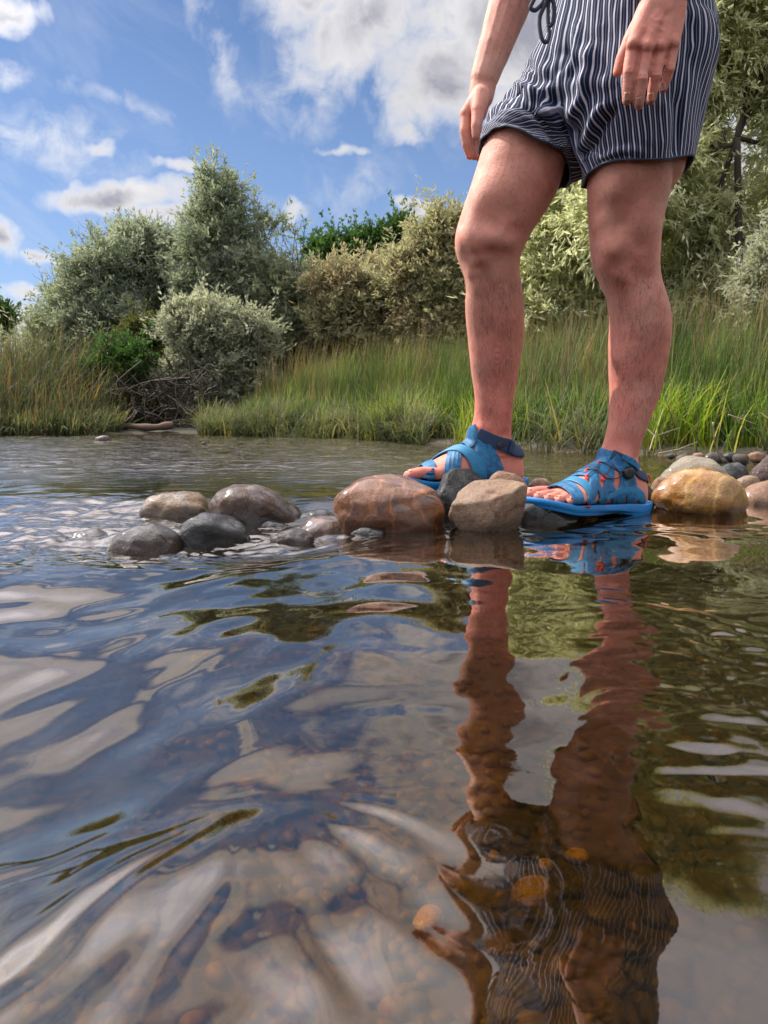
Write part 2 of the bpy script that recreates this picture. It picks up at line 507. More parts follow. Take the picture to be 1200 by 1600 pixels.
# ------------------------------------------------------------------ rocks
def rock_mat(name, c0, c1, c2, wet=.8, speck=None, scale=30, rough=.42, vein=0.0, dark=.5):
    if name[:3] != 'bed':
        g_ = .78 if name[4:7] == 'ora' else .8 if name[:4] in ('pale', 'ambe', 'buff', 'pink', 'tan_') else .38
        sat = lambda c_: [max(.004, (x * 1.25 - .25 * (sum(c_) / 3)) * g_) for x in c_]
        c0, c1, c2 = sat(c0), sat(c1), sat(c2)
    m, k = mat(name)
    c = k.n('ShaderNodeTexCoord').outputs['Object']
    n1 = k.noise(c, scale, 6, .62, .8); n2 = k.noise(c, scale * 3.3, 6, .65); n3 = k.noise(c, scale * .55, 3, .5, 1.6)
    fine_ = k.noise(c, scale * 14, 4, .7)
    b = k.mix(k.mr(n1.outputs[0], .32, .66), c0, c1)
    b = k.mix(k.mr(n3.outputs[0], .52, .66, 0, .9), b, c2)
    b = k.mix(k.mr(n2.outputs[0], .58, .72, 0, dark), b, [x * .35 for x in c0])
    b = k.mix(k.mr(fine_.outputs[0], .35, .7, .45, 0.), b, (.0, .0, .0))
    b = k.mix(k.mr(k.noise(c, scale * 6, 5, .7).outputs[0], .52, .68, 0, .3), b, [min(1, x * 1.4 + .01) for x in c1])
    if speck:
        v = k.n('ShaderNodeTexVoronoi', {'Vector': c, 'Scale': scale * 4.0})
        b = k.mix(k.mr(v.outputs['Distance'], .10, .2, .8, 0), b, speck)
    if vein:
        wv_ = k.n('ShaderNodeTexWave', {'Vector': c, 'Scale': scale * .2, 'Distortion': 14.0, 'Detail': 4.0, 'Detail Scale': 1.4})
        b = k.mix(k.mr(wv_.outputs['Fac'], .88, 1.0, 0, vein), b, [min(1, x * 1.8 + .06) for x in c1])
    gp = k.n('ShaderNodeSeparateXYZ', {0: k.n('ShaderNodeNewGeometry').outputs['Position']}).outputs[2]
    wetl = k.mr(k.m('MULTIPLY_ADD', n1.outputs[0], -.05, gp), -.012, .008, 1, 0)
    b = k.mix(k.m('MULTIPLY', wetl, .6 if name[:3] != 'bed' else 0.0), b, (.0, .0, .0))
    h = k.m('ADD', k.m('MULTIPLY', n2.outputs[0], 1.0), k.m('MULTIPLY', fine_.outputs[0], .35))
    bn = k.n('ShaderNodeBump', {'Height': h, 'Strength': .8, 'Distance': .005}).outputs[0]
    bw = k.n('ShaderNodeBump', {'Height': n2.outputs[0], 'Strength': .25, 'Distance': .0015}).outputs[0]
    ro = k.mr(n1.outputs[0], .3, .7, rough - .1, rough + .2)
    fin(k, k.n('ShaderNodeBsdfPrincipled', {'Base Color': b, 'Roughness': ro, 'Normal': bn, 'Coat Weight': k.m('MAXIMUM', k.m('MULTIPLY', wetl, .6), k.mr(n3.outputs[0], .44, .52, wet * (.85 if wet >= .95 else .3), wet)),
                                            'Coat Roughness': .05, 'Coat Normal': bw, 'Coat IOR': 1.5, 'Specular IOR Level': .3}))
    return m
RM = {
    'orange': rock_mat('wet_orange_rock', (.17, .050, .014), (.28, .11, .035), (.05, .022, .012), 1.0, vein=.35),
    'brown': rock_mat('brown_rock', (.075, .032, .014), (.24, .125, .06), (.045, .022, .012), .9, speck=(.30, .20, .12)),
    'tanblack': rock_mat('tan_and_black_rock', (.13, .075, .038), (.32, .21, .12), (.012, .011, .010), .9, scale=16, speck=(.03, .02, .015)),
    'black': rock_mat('black_wet_rock', (.010, .010, .011), (.022, .022, .022), (.05, .042, .035), .45, rough=.34, dark=.3),
    'buff': rock_mat('buff_rough_rock', (.30, .19, .125), (.47, .34, .25), (.22, .10, .055), .35, speck=(.14, .09, .07), rough=.6, scale=48),
    'pale': rock_mat('pale_grey_rock', (.32, .28, .21), (.42, .37, .29), (.27, .21, .14), .25, speck=(.12, .11, .10), rough=.55),
    'amber': rock_mat('amber_wet_rock', (.42, .19, .045), (.55, .34, .14), (.38, .12, .018), 1.0, scale=18, vein=.3, dark=.15),
    'purple': rock_mat('purple_brown_rock', (.22, .13, .11), (.33, .23, .19), (.12, .07, .06), .3, rough=.6, speck=(.4, .33, .28)),
    'pink': rock_mat('pink_tan_rock', (.30, .175, .11), (.42, .27, .19), (.24, .12, .07), .4, rough=.55),
    'grey': rock_mat('dark_grey_rock', (.06, .06, .06), (.12, .12, .115), (.03, .03, .03), .8),
    'shore': rock_mat('shore_rock', (.20, .17, .13), (.32, .27, .22), (.10, .09, .07), .3, rough=.6),
    'bed': rock_mat('bed_stone', (.15, .085, .028), (.24, .15, .05), (.08, .05, .02), .2, rough=.5),
    'beddark': rock_mat('bed_stone_dark', (.06, .04, .016), (.12, .08, .03), (.05, .035, .02), .2, rough=.5),
    'bedglow': rock_mat('bed_stone_orange', (.90, .52, .05), (.95, .62, .09), (.85, .42, .04), .2, rough=.5, dark=.15),
}
_ico = {}
def ico(sub):
    if sub not in _ico:
        bm = bmesh.new()
        bmesh.ops.create_icosphere(bm, subdivisions=sub, radius=1)
        V = np.array([v.co[:] for v in bm.verts]); Fc = np.array([[v.index for v in f.verts] for f in bm.faces])
        bm.free(); _ico[sub] = (V, Fc)
    return _ico[sub]
def rock_shape(seed, sub=5, ang=0.0, lump=.16, pw=2.3):
    V, Fc = ico(sub)
    rg = np.random.default_rng(seed)
    V = V / (np.sum(np.abs(V) ** pw, 1) ** (1 / pw))[:, None]
    if ang > 0:
        for _ in range(14):
            n = rg.normal(size=3); n /= np.linalg.norm(n)
            off = rg.uniform(.62, .86)
            d = V @ n - off
            V = V - n * (np.clip(d, 0, None) * ang)[:, None]
    s = rg.uniform(0, 60)
    r = 1 + lump * gn(V[:, 0] * .9 + s, V[:, 1] * .9, V[:, 2] * .9) + .05 * gn(V[:, 0] * 2.4 + s, V[:, 1] * 2.4, V[:, 2] * 2.4)
    r = r + .012 * fbm(V[:, 0] * 6 + s, V[:, 1] * 6, V[:, 2] * 6, 0, 3) if False else r + .012 * fbm(V[:, 0] * 6 + s, V[:, 1] * 6, V[:, 2] * 6, 3) + .018 * gn(V[:, 0] * 4.3 + s, V[:, 1] * 4.3, V[:, 2] * 4.3)
    return V * r[:, None], Fc
def rock(label, box, Y, m, seed, depth=.8, sink=.35, tilt=0, ang=0.0, lump=.16, group='river rocks in the row of stones', name='river_rock', sub=5, skew=0, pw=2.3):
    x0, y0, x1, y1 = box
    a = P(x0, y0, Y); b = P(x1, y1, Y)
    rx = (b[0] - a[0]) / 2; h = a[2] - b[2]
    rz = h * (1 + sink) / 2
    V, Fc = rock_shape(seed, sub, ang, lump, pw)
    V = V / np.array([np.abs(V[:, 0]).max(), np.abs(V[:, 1]).max(), np.abs(V[:, 2]).max()])
    V = V * np.array([1, depth, 1])
    if skew:
        V[:, 0] += skew * V[:, 2] * (1 - np.abs(V[:, 0]) * .5)
    t = R(tilt); c, s = math.cos(t), math.sin(t)
    X = V[:, 0] * rx; Z = V[:, 2] * rz
    V = np.stack([X * c - Z * s, V[:, 1] * rx, X * s + Z * c], 1)
    V[:, 2] *= (2 * rz) / (V[:, 2].max() - V[:, 2].min())
    V[:, 0] *= (2 * rx) / (V[:, 0].max() - V[:, 0].min())
    V[:, 2] += rz - V[:, 2].max(); V[:, 0] -= (V[:, 0].max() + V[:, 0].min()) / 2
    o = mesh_np(name, V, Fc, RM[m])
    o.location = ((a[0] + b[0]) / 2, Y, a[2] - rz)
    tag(o, label, 'rock', group)
    return o

rock('tan boulder with black patches at the left end of the row', (220, 768, 334, 836), 1.50, 'tanblack', 1, .75, .5, lump=.12, pw=3)
rock('brown sloping boulder with a high left shoulder beside the tan and black one', (326, 756, 475, 832), 1.46, 'brown', 12, .7, .4, tilt=-14, ang=.4, lump=.10)
rock('black glistening rock half under water in front of two boulders', (274, 799, 391, 856), 1.32, 'black', 5, .8, .6, lump=.2)
rock('pale brown stone with water sliding over it, left of the black wet rock', (166, 818, 286, 876), 1.27, 'brown', 9, .8, .9, lump=.08)
rock('low brown stone just breaking the surface at the far left of the rapids', (100, 826, 178, 856), 1.34, 'brown', 14, .8, 1.4, lump=.08)
rock('largest orange brown wet boulder with a dark streak, in the middle of the row', (522, 741, 694, 836), 1.36, 'orange', 21, .75, .25, lump=.12, pw=2.6, tilt=-5)
rock('black angular rock wedged between the big orange boulder and the buff rock', (676, 732, 764, 815), 1.47, 'black', 33, .8, .4, ang=.8, tilt=18, lump=.12)
rock('buff rough pointed rock standing nearest under the front sandal toes', (700, 750, 821, 838), 1.31, 'buff', 41, .7, .3, ang=.75, lump=.14, skew=.35)
rock('smooth reddish brown rock under the heel of the rear sandal', (757, 735, 825, 795), 1.46, 'pink', 45, .9, .5, ang=.3, lump=.12)
rock('small tan and dark stone in the gap between the two feet', (820, 747, 868, 790), 1.62, 'pink', 47, .8, .5, lump=.1)
rock('dark slab under the toes of the front sandal', (795, 779, 905, 830), 1.40, 'grey', 52, .8, .5, ang=.6, lump=.12)
rock('sunken dark rock carrying the heel of the front sandal', (900, 800, 1015, 835), 1.52, 'black', 57, .8, .6, ang=.3, lump=.12)
rock('hidden dark rock carrying the rear sandal', (640, 757, 800, 815), 1.60, 'black', 59, .55, .5, ang=.5, lump=.12)
rock('flat orange stone awash at the left foot of the big orange boulder', (462, 806, 560, 852), 1.36, 'orange', 63, .8, .9, lump=.08)
rock('small black stone touching the water below the big orange boulder', (546, 822, 604, 842), 1.29, 'black', 66, .8, .8, ang=.5)
rock('small dark grey stone between the brown boulder and the flat orange one', (472, 796, 530, 826), 1.47, 'grey', 69, .8, .7, lump=.1)
rock('little black ripple stone right of the black wet rock', (396, 812, 462, 846), 1.40, 'black', 70, .7, 1.0, lump=.2)
rock('low dark brown wet stone in front of the gap left of the flat orange stone', (420, 826, 492, 856), 1.28, 'brown', 71, .7, .8, lump=.15)
rock('dark stone behind the heel of the front sandal', (978, 752, 1022, 790), 1.58, 'black', 72, .8, .5, ang=.4)
rock('pale grey humped stone with dark pits behind the amber boulder', (1026, 712, 1146, 785), 1.78, 'pale', 75, .7, .4, tilt=-16, lump=.18, ang=.3)
rock('glossy amber boulder right of the front foot', (1022, 729, 1168, 805), 1.52, 'amber', 78, .8, .45, ang=.5, lump=.16, skew=.1, pw=1.75)
rock('dark grey stone between the pale hump and the tan pebble', (1122, 722, 1166, 758), 1.85, 'grey', 81, .8, .5)
rock('tan round pebble right of the amber boulder', (1146, 742, 1188, 778), 1.80, 'buff', 84, .8, .5, lump=.1)
rock('purple brown stone highest at the right edge', (1174, 709, 1225, 758), 1.90, 'purple', 87, .8, .4, ang=.4)
rock('pinkish tan stone low at the right edge', (1160, 744, 1240, 800), 1.62, 'pink', 90, .8, .5, ang=.3)
rock('small pink stone between the pale hump and the amber boulder', (1018, 745, 1050, 785), 1.66, 'pink', 93, .8, .5)
rock('small dark stone in the water below the tan round pebble', (1140, 762, 1175, 785), 1.68, 'grey', 94, .8, .5)
rock('lone brown stone poking from the far water near the left bank', (147, 680, 174, 697), 5.6, 'brown', 96, .8, .4, name='river_rock', sub=4)
rock('tiny black stone in the far water left of centre', (315, 690, 323, 699), 5.0, 'black', 97, .8, .4, sub=3)
rg = np.random.default_rng(3)
shore_names = {p_: f'{c_} of the small stones along the right waterline' for p_, c_ in
               {1048: 'leftmost and smallest', 1068: 'second from the left', 1092: 'third from the left', 1112: 'largest, fourth from the left', 1130: 'low fifth from the left', 1140: 'dark sixth from the left', 1158: 'third from the right end', 1182: 'rightmost'}.items()}
for i, (px, py, wpx) in enumerate([(1068, 716, 24), (1092, 712, 18), (1112, 714, 30), (1140, 712, 20), (1158, 716, 26), (1182, 712, 24), (1130, 720, 16), (1048, 712, 12)]):
    o = rock(shore_names[px], (px - wpx / 2, py - wpx * .28, px + wpx / 2, py + wpx * .25), 3.0 + .1 * (i % 4), ['shore', 'pink', 'shore', 'grey'][i % 4], 200 + i, .8, .5,
             group='small stones along the right waterline', name='shore_stone', sub=3, ang=.3)

# stones on the riverbed seen through the water
BEDL = 'brown rounded stone lying on the riverbed under the water'
spots = [(832, 1395, .0185, 'bedglow', 'brightest orange stone on the riverbed inside the dark reflection'),
         (903, 1335, .011, 'bedglow', 'small orange stone on the riverbed right above the brightest one'),
         (852, 1347, .008, 'bedglow', 'smallest orange stone on the riverbed left above the brightest one'),
         (940, 1430, .017, 'bed', 'wide amber stone on the riverbed right of the brightest orange one'),
         (670, 1440, .014, 'bedglow', 'faint pale orange stone on the riverbed under the bright water left of the dark reflection')]
def bed_stone(x, y, r, m, label, seed, group='stones on the riverbed'):
    V, Fc = rock_shape(seed, 4, .3, .18)
    z = float(ground_z(x, y))
    V = V * np.array([r, r * .85, r * .62])
    o = mesh_np('riverbed_stone', V, Fc, RM[m])
    o.location = (x, y, z + r * .35); o.rotation_euler = (0, 0, seed * 1.7)
    tag(o, label, 'stone', group)
gz = -.15
taken = []
for i, (px, py, r, m, lab) in enumerate(spots):
    p = PZ(px, py, gz)
    p = PZ(px, py, float(ground_z(p[0], p[1])) + r * .3)
    bed_stone(p[0], p[1], r, m, lab, 300 + i); taken.append((p[0], p[1], r))
tries = 0
while len(taken) < 110 and tries < 3000:
    tries += 1
    y = rg.uniform(.34, 1.35); x = rg.uniform(.02, .72) * (y * .7 + .15)
    r = rg.uniform(.006, .018)
    if any(math.hypot(x - a, y - b) < (r + c) * .95 for a, b, c in taken): continue
    mm_ = str(rg.choice(['bed', 'bed', 'beddark', 'beddark', 'bed', 'bedglow'], p=[.2, .2, .2, .2, .2, .0])); bed_stone(x, y, r, mm_, ('large ' if r > .014 else 'middling ' if r > .010 else 'small ') + {'bed': 'amber brown', 'beddark': 'dark brown', 'bedglow': 'pale orange'}[mm_] + ' stone lying on the riverbed under the water', 320 + len(taken)); taken.append((x, y, r))
# gravel between them (stuff)
mb = MB()
Vi, Fi = ico(2)
for i in range(5200):
    y = rg.uniform(.25, 2.3); x = rg.uniform(-1.0, 1.0) * (y * .62 + .2)
    r = rg.uniform(.004, .012)
    q = Vi * np.array([r, r * rg.uniform(.6, 1), r * .6]) * (1 + .2 * rg.uniform(-1, 1, (len(Vi), 1)) * .4)
    a = rg.uniform(0, 6.28); c, s = math.cos(a), math.sin(a)
    q = np.stack([q[:, 0] * c - q[:, 1] * s + x, q[:, 0] * s + q[:, 1] * c + y, q[:, 2]], 1)
    mb.add(q, None, Fi, tone=rg.uniform())
m, k = mat('gravel')
at = k.n('ShaderNodeAttribute', attribute_name='tone').outputs['Fac']
nz = k.noise(k.n('ShaderNodeTexCoord').outputs['Object'], 90, 4)
cc = k.ramp(at, [(0, (.05, .032, .014)), (.5, (.12, .078, .03)), (.88, (.18, .115, .04)), (1, (.28, .16, .05))])
cc = k.mix(k.mr(nz.outputs[0], .3, .7, .5, 0), cc, (.03, .02, .01))
fin(k, k.n('ShaderNodeBsdfPrincipled', {'Base Color': cc, 'Roughness': .6}))
Vg = np.concatenate(mb.V)
cen = Vg.reshape(-1, len(Vi), 3).mean(1)
gzv = ground_z(cen[:, 0], cen[:, 1])
Vg[:, 2] += np.repeat(gzv + .003, len(Vi))
mb.V = [Vg]
tag(mb.obj('gravel', m), 'loose brown gravel covering the riverbed between stones', 'gravel', kind='stuff')

# ------------------------------------------------------------------ person
def combine(mb):
    return np.concatenate(mb.V)
def remesh(mb, voxel, iters, fac=.5):
    o = mb.obj('tmp', None)
    r = o.modifiers.new('r', 'REMESH'); r.mode = 'VOXEL'; r.voxel_size = voxel; r.adaptivity = 0
    if iters:
        s = o.modifiers.new('s', 'SMOOTH'); s.factor = fac; s.iterations = iters
    dg = bpy.context.evaluated_depsgraph_get()
    me = bpy.data.meshes.new_from_object(o.evaluated_get(dg))
    bpy.data.objects.remove(o)
    return me
def co(me):
    a = np.empty(len(me.vertices) * 3, dtype=np.float32); me.vertices.foreach_get('co', a)
    return a.reshape(-1, 3).astype(float)
def no(me):
    a = np.empty(len(me.vertices) * 3, dtype=np.float32); me.vertices.foreach_get('normal', a)
    return a.reshape(-1, 3).astype(float)

FD = np.array([-.90, -.43, 0]); FD /= np.linalg.norm(FD)      # the way he faces
SD = np.array([-FD[1], FD[0], 0.0]) * 1.0                     # towards his left
SD = np.array([.43, -.90, 0]); SD /= np.linalg.norm(SD)

LEG_L = dict(rows=[(215, 922, 1044), (262, 921, 1044), (300, 921, 1042), (325, 922, 1036), (350, 923, 1031), (383, 925, 1028), (400, 926, 1027), (413, 928, 1027), (425, 932, 1028), (440, 938, 1030), (460, 949, 1036), (487, 955, 1043),
                   (510, 955, 1045), (533, 953, 1045), (560, 953, 1041), (583, 953, 1037), (605, 954, 1032), (627, 954, 1026), (645, 953, 1018), (667, 951, 1010), (690, 945, 1001), (707, 938, 997), (723, 932, 994), (738, 930, 993), (752, 932, 994)],
             Y=[(215, 1.385), (300, 1.395), (400, 1.415), (500, 1.45), (600, 1.465), (720, 1.47), (752, 1.47)],
             D=[(215, .090), (300, .082), (383, .064), (440, .057), (510, .060), (583, .050), (640, .040), (700, .034), (752, .034)])
LEG_R = dict(rows=[(180, 778, 905), (215, 760, 893), (250, 748, 884), (280, 739, 876), (300, 732, 870), (320, 725, 859), (337, 720, 848), (355, 714, 836), (373, 711, 825), (383, 711, 820), (397, 713, 813), (415, 720, 811), (433, 727, 812), (450, 729, 815),
                   (473, 727, 817), (505, 729, 818), (533, 732, 817), (567, 735, 812), (583, 737, 809), (617, 742, 804), (635, 742, 801), (653, 741, 799), (668, 736, 799), (680, 733, 799), (697, 732, 798), (712, 734, 798)],
             Y=[(180, 1.50), (300, 1.485), (390, 1.49), (500, 1.55), (600, 1.585), (700, 1.60)],
             D=[(180, .088), (260, .082), (340, .070), (390, .062), (440, .056), (500, .058), (580, .048), (630, .038), (680, .035), (712, .035)])

def leg(mb, L):
    rows = np.array(L['rows'], float)
    pys = np.linspace(rows[0, 0], rows[-1, 0], 130)
    l = np.interp(pys, rows[:, 0], rows[:, 1]); r = np.interp(pys, rows[:, 0], rows[:, 2])
    ker = np.ones(5) / 5
    sm = lambda v: np.convolve(np.pad(v, 2, 'edge'), ker, 'valid')
    l, r = sm(l), sm(r)
    Y = np.interp(pys, [a for a, _ in L['Y']], [b for _, b in L['Y']])
    D = np.interp(pys, [a for a, _ in L['D']], [b for _, b in L['D']])
    Y = sm(Y)
    th = np.linspace(0, 2 * np.pi, 48, endpoint=False)
    ct, st = np.cos(th), np.sin(th)
    pw = 2 / 2.25
    ct = np.sign(ct) * np.abs(ct) ** pw; st = np.sign(st) * np.abs(st) ** pw
    rings = []
    for i, py in enumerate(pys):
        a = P(l[i], py, Y[i]); b = P(r[i], py, Y[i])
        c = (a + b) / 2; hw = (b[0] - a[0]) / 2
        rings.append(np.stack([c[0] + hw * ct, c[1] + D[i] * st, np.full(48, c[2])], 1))
    loft(mb, rings)
    return rings

FEET = {
    'L': dict(O=np.array([.464, 1.47, .0265]), d=np.array([-.88, -.475, 0]), pitch=R(4.5), lat=1),
    'R': dict(O=np.array([.2330, 1.60, .062]), d=np.array([-.965, -.262, 0]), pitch=R(2.5), lat=-1),
}
for f in FEET.values():
    d = f['d'] / np.linalg.norm(f['d']); c, s = math.cos(f['pitch']), math.sin(f['pitch'])
    f['X'] = d * c + np.array([0, 0, s]); f['Z'] = -d * s + np.array([0, 0, c]); f['Yv'] = np.cross(f['Z'], f['X']) * f['lat']
def FW(f, p):
    """foot-local (x forward, y towards the little toe, z up) -> world"""
    p = np.asarray(p, float)
    return f['O'] + p[..., 0:1] * f['X'] + p[..., 1:2] * f['Yv'] + p[..., 2:3] * f['Z']

FOOT = [(-.070, 0, .010, .036, .012), (-.065, 0, .021, .058, .004), (-.05, 0, .030, .078, 0), (-.03, 0, .034, .090, 0), (0, 0, .035, .098, 0), (.03, .001, .036, .094, 0),
        (.06, .002, .039, .082, 0), (.09, .004, .043, .067, 0), (.115, .006, .047, .052, 0), (.135, .006, .049, .041, 0), (.150, .004, .047, .033, 0), (.160, .002, .043, .026, .002)]
TOES = [(-.031, .205, .0128, .135), (-.006, .203, .0098, .14), (.0125, .194, .0088, .14), (.029, .182, .0083, .13), (.044, .167, .0080, .12)]
def foot_rings(f, rows, nc=40):
    th = np.linspace(0, 2 * np.pi, nc, endpoint=False)
    out = []
    for (x, yc, hw, zt, zb) in rows:
        c, s = np.cos(th), np.sin(th)
        y = yc + hw * np.sign(c) * np.abs(c) ** .85
        up = np.sign(s) * np.abs(s) ** np.where(s > 0, 1.0, .5)
        zm = zb + (zt - zb) * .32
        z = np.where(s > 0, zm + (zt - zm) * up, zm + (zm - zb) * up)
        ridge = np.where(s > 0, np.abs(c) * hw * .12, 0)
        out.append(np.stack([np.full(nc, x), y, z - ridge], 1))
    return FW(f, np.array(out))
def foot(mb, f):
    rows = np.array(FOOT); xs = np.linspace(rows[0, 0], rows[-1, 0], 40)
    rows = np.stack([xs] + [np.interp(xs, rows[:, 0], rows[:, j]) for j in range(1, 5)], 1)
    loft(mb, foot_rings(f, rows))
    for (y, tip, r, x0) in TOES:
        zt = r + .001
        kn = tip - r * 2.9
        q = lambda x, z: FW(f, [x, y + (x - x0) * (-.05 if y < 0 else -.03), z])
        capsule(mb, q(x0, .016), r * 1.05, q(kn, zt + .0045), r * .98)
        capsule(mb, q(kn, zt + .0045), r * .98, q(tip - r, zt - .001), r)
    # malleoli
    for s_ in (1, -1):
        c = FW(f, [-.005, s_ * .027, .082 if s_ > 0 else .09])
        capsule(mb, c, .013, c + np.array([0, 0, .006]), .012)

body = MB()
leg(body, LEG_L); leg(body, LEG_R)
for f in FEET.values(): foot(body, f)

WC = np.array([.452, 1.44, 0])     # body axis at the waist
def oval(c, a, b, n=48, p=2.3, az_s=SD, az_f=FD):
    th = np.linspace(0, 2 * np.pi, n, endpoint=False)
    ct = np.sign(np.cos(th)) * np.abs(np.cos(th)) ** (2 / p); st = np.sign(np.sin(th)) * np.abs(np.sin(th)) ** (2 / p)
    return np.asarray(c) + ct[:, None] * az_s * a + st[:, None] * az_f * b
def up(z, fwd=0, side=0):
    return WC + FD * fwd + SD * side + np.array([0, 0, z])
trunk = [(.75, .09, .085, 0), (.80, .130, .098, 0), (.87, .138, .098, -.005), (.95, .128, .090, 0), (1.04, .124, .086, .0), (1.15, .140, .098, 0), (1.27, .160, .108, 0),
         (1.36, .180, .112, -.005), (1.43, .165, .090, -.012), (1.47, .10, .065, -.012), (1.49, .06, .055, -.01)]
zs = np.linspace(.75, 1.49, 60); tr = np.array(trunk)
loft(body, [oval(up(z, np.interp(z, tr[:, 0], tr[:, 3])), np.interp(z, tr[:, 0], tr[:, 1]), np.interp(z, tr[:, 0], tr[:, 2])) for z in zs])
# thigh roots join the legs to the pelvis
capsule(body, up(.82, 0, .075), .082, np.array([.470, 1.395, .66]), .070)
capsule(body, up(.82, 0, -.075), .082, P(825, 215, 1.495), .076)
# neck, head
capsule(body, up(1.45, -.005), .058, up(1.56, .015), .054)
hd = [(1.535, .03, .035, .055), (1.55, .048, .060, .05), (1.58, .062, .082, .04), (1.62, .071, .094, .03), (1.66, .076, .098, .022), (1.70, .077, .098, .018), (1.74, .070, .090, .015), (1.765, .052, .068, .012), (1.78, .022, .03, .01)]
ha = np.array(hd); zs = np.linspace(1.535, 1.78, 26)
loft(body, [oval(up(z, np.interp(z, ha[:, 0], ha[:, 3])), np.interp(z, ha[:, 0], ha[:, 1]), np.interp(z, ha[:, 0], ha[:, 2]), p=2.1) for z in zs])
capsule(body, up(1.67, .118), .009, up(1.635, .138), .013)                   # nose
capsule(body, up(1.597, .122, -.02), .006, up(1.597, .122, .02), .006)       # lips
capsule(body, up(1.562, .10), .016, up(1.56, .108), .016)                    # chin
for s_ in (1, -1):
    capsule(body, up(1.64, .012, s_ * .078), .012, up(1.68, .005, s_ * .084), .016, flat=(SD, .45))   # ears
    capsule(body, up(1.695, .105, s_ * .02), .009, up(1.695, .098, s_ * .048), .008)                   # brow

# ---- arms
shL, elL, wrL = up(1.415, -.005, .185), np.array([.545, 1.235, 1.135]), P(1037, -12, 1.19)
shR, elR, wrR = up(1.415, -.005, -.185), P(820, -52, 1.66), P(757, 122, 1.62)
capsule(body, shL, .054, (shL + elL) / 2, .050); capsule(body, (shL + elL) / 2, .050, elL, .041)
capsule(body, shR, .054, (shR + elR) / 2, .050); capsule(body, (shR + elR) / 2, .050, elR, .041)
mL = elL + (wrL - elL) * .3
capsule(body, elL, .040, mL, .044); capsule(body, mL, .044, wrL, .0295)
mR = elR + (wrR - elR) * .3 + np.array([-.004, 0, 0])
capsule(body, elR, .041, mR, .045); capsule(body, mR, .045, wrR, .0290)

# ---- his left hand (back towards the viewer)
hY = 1.175
K = {'i': P(990, 70, hY - .004), 'm': P(1011, 74, hY - .008), 'r': P(1032, 74, hY - .004), 'p': P(1052, 68, hY + .004)}
wr0 = wrL
for kx, r0, r1, off in (('i', .0175, .0118, -12), ('m', .0185, .0120, -4), ('r', .0175, .0114, 6), ('p', .0165, .0106, 14)):
    a = P(1037 + off * 1.35, 8, hY + .006)
    capsule(body, a, r0, K[kx], r1, flat=((0, 1, .2), .86))
capsule(body, wrL, .029, P(1033, 16, hY + .008), .027, flat=((0, 1, 0), .78))
capsule(body, P(1044, 10, hY + .016), .018, P(1047, 58, hY + .016), .013)
capsule(body, P(1014, 14, hY + .014), .018, P(992, 60, hY + .014), .014)
FL = {'i': [(990, 70), (983, 112), (981, 142), (980, 157)], 'm': [(1011, 74), (1003, 122), (999, 150), (998, 164)], 'r': [(1032, 74), (1025, 118), (1020, 143), (1017, 157)], 'p': [(1052, 68), (1046, 106), (1041, 126), (1036, 139)]}
FYo = {'i': (0, -.002, .003, .008), 'm': (-.004, -.007, .000, .006), 'r': (0, -.002, .005, .010), 'p': (.008, .006, .012, .017)}
FR_ = {'i': (.0106, .0094, .0084, .0075), 'm': (.0106, .0094, .0084, .0075), 'r': (.0102, .0090, .0081, .0072), 'p': (.0092, .0083, .0075, .0066)}
for kx in 'imrp':
    pts = [P(a, b, hY + o) for (a, b), o in zip(FL[kx], FYo[kx])]
    for j in range(3):
        capsule(body, pts[j], FR_[kx][j], pts[j + 1], FR_[kx][j + 1])
    capsule(body, pts[1] - (0, .001, 0), FR_[kx][1], pts[1] - (0, .001, .002), FR_[kx][1])
th = [P(1010, 30, hY + .022), P(987, 62, hY + .030), P(973, 92, hY + .034), P(965, 113, hY + .036)]
for j, (r0, r1) in enumerate([(.019, .0135), (.0135, .0105), (.0105, .0075)]):
    capsule(body, th[j], r0, th[j + 1], r1)

# ---- his right hand (thumb side towards the viewer, loosely curled)
def H(px, py, dy): return P(px, py, 1.62 + dy)
capsule(body, wrR, .0275, H(752, 150, -.004), .0265, flat=((0, 1, 0), .85))
kn = [H(729, 178, -.022), H(733, 180, .0), H(738, 181, .022), H(743, 180, .042)]
for j, kk in enumerate(kn):
    capsule(body, H(752 + j, 146, -.016 + .012 * j), .018, kk, .0145 - .0006 * j)
capsule(body, H(752, 150, .0), .022, H(748, 178, .0), .017)
fin_ = [[(729, 178), (726, 204), (729, 226), (734, 243)], [(733, 180), (729, 210), (733, 230), (741, 244)], [(738, 181), (735, 212), (740, 234), (748, 246)], [(743, 180), (742, 207), (748, 227), (755, 237)]]
fo = [(-.022, -.026, -.024, -.018), (.0, -.002, .002, .004), (.022, .022, .024, .026), (.042, .044, .044, .044)]
for pts_, oo, rr_ in zip(fin_, fo, (.0122, .0120, .0112, .0100)):
    pts = [H(a, b, o) for (a, b), o in zip(pts_, oo)]
    for j in range(3):
        capsule(body, pts[j], rr_ * (1 - .10 * j), pts[j + 1], rr_ * (.9 - .10 * j))
thR = [H(752, 150, -.030), H(747, 172, -.046), H(745, 196, -.052), H(745, 211, -.050)]
for j, (r0, r1) in enumerate([(.0185, .0145), (.0135, .0118), (.0118, .0098)]):
    capsule(body, thR[j], r0, thR[j + 1], r1)

bme = remesh(body, .0021, 4)
bme.name = 'person'
V = co(bme); Nn = no(bme)
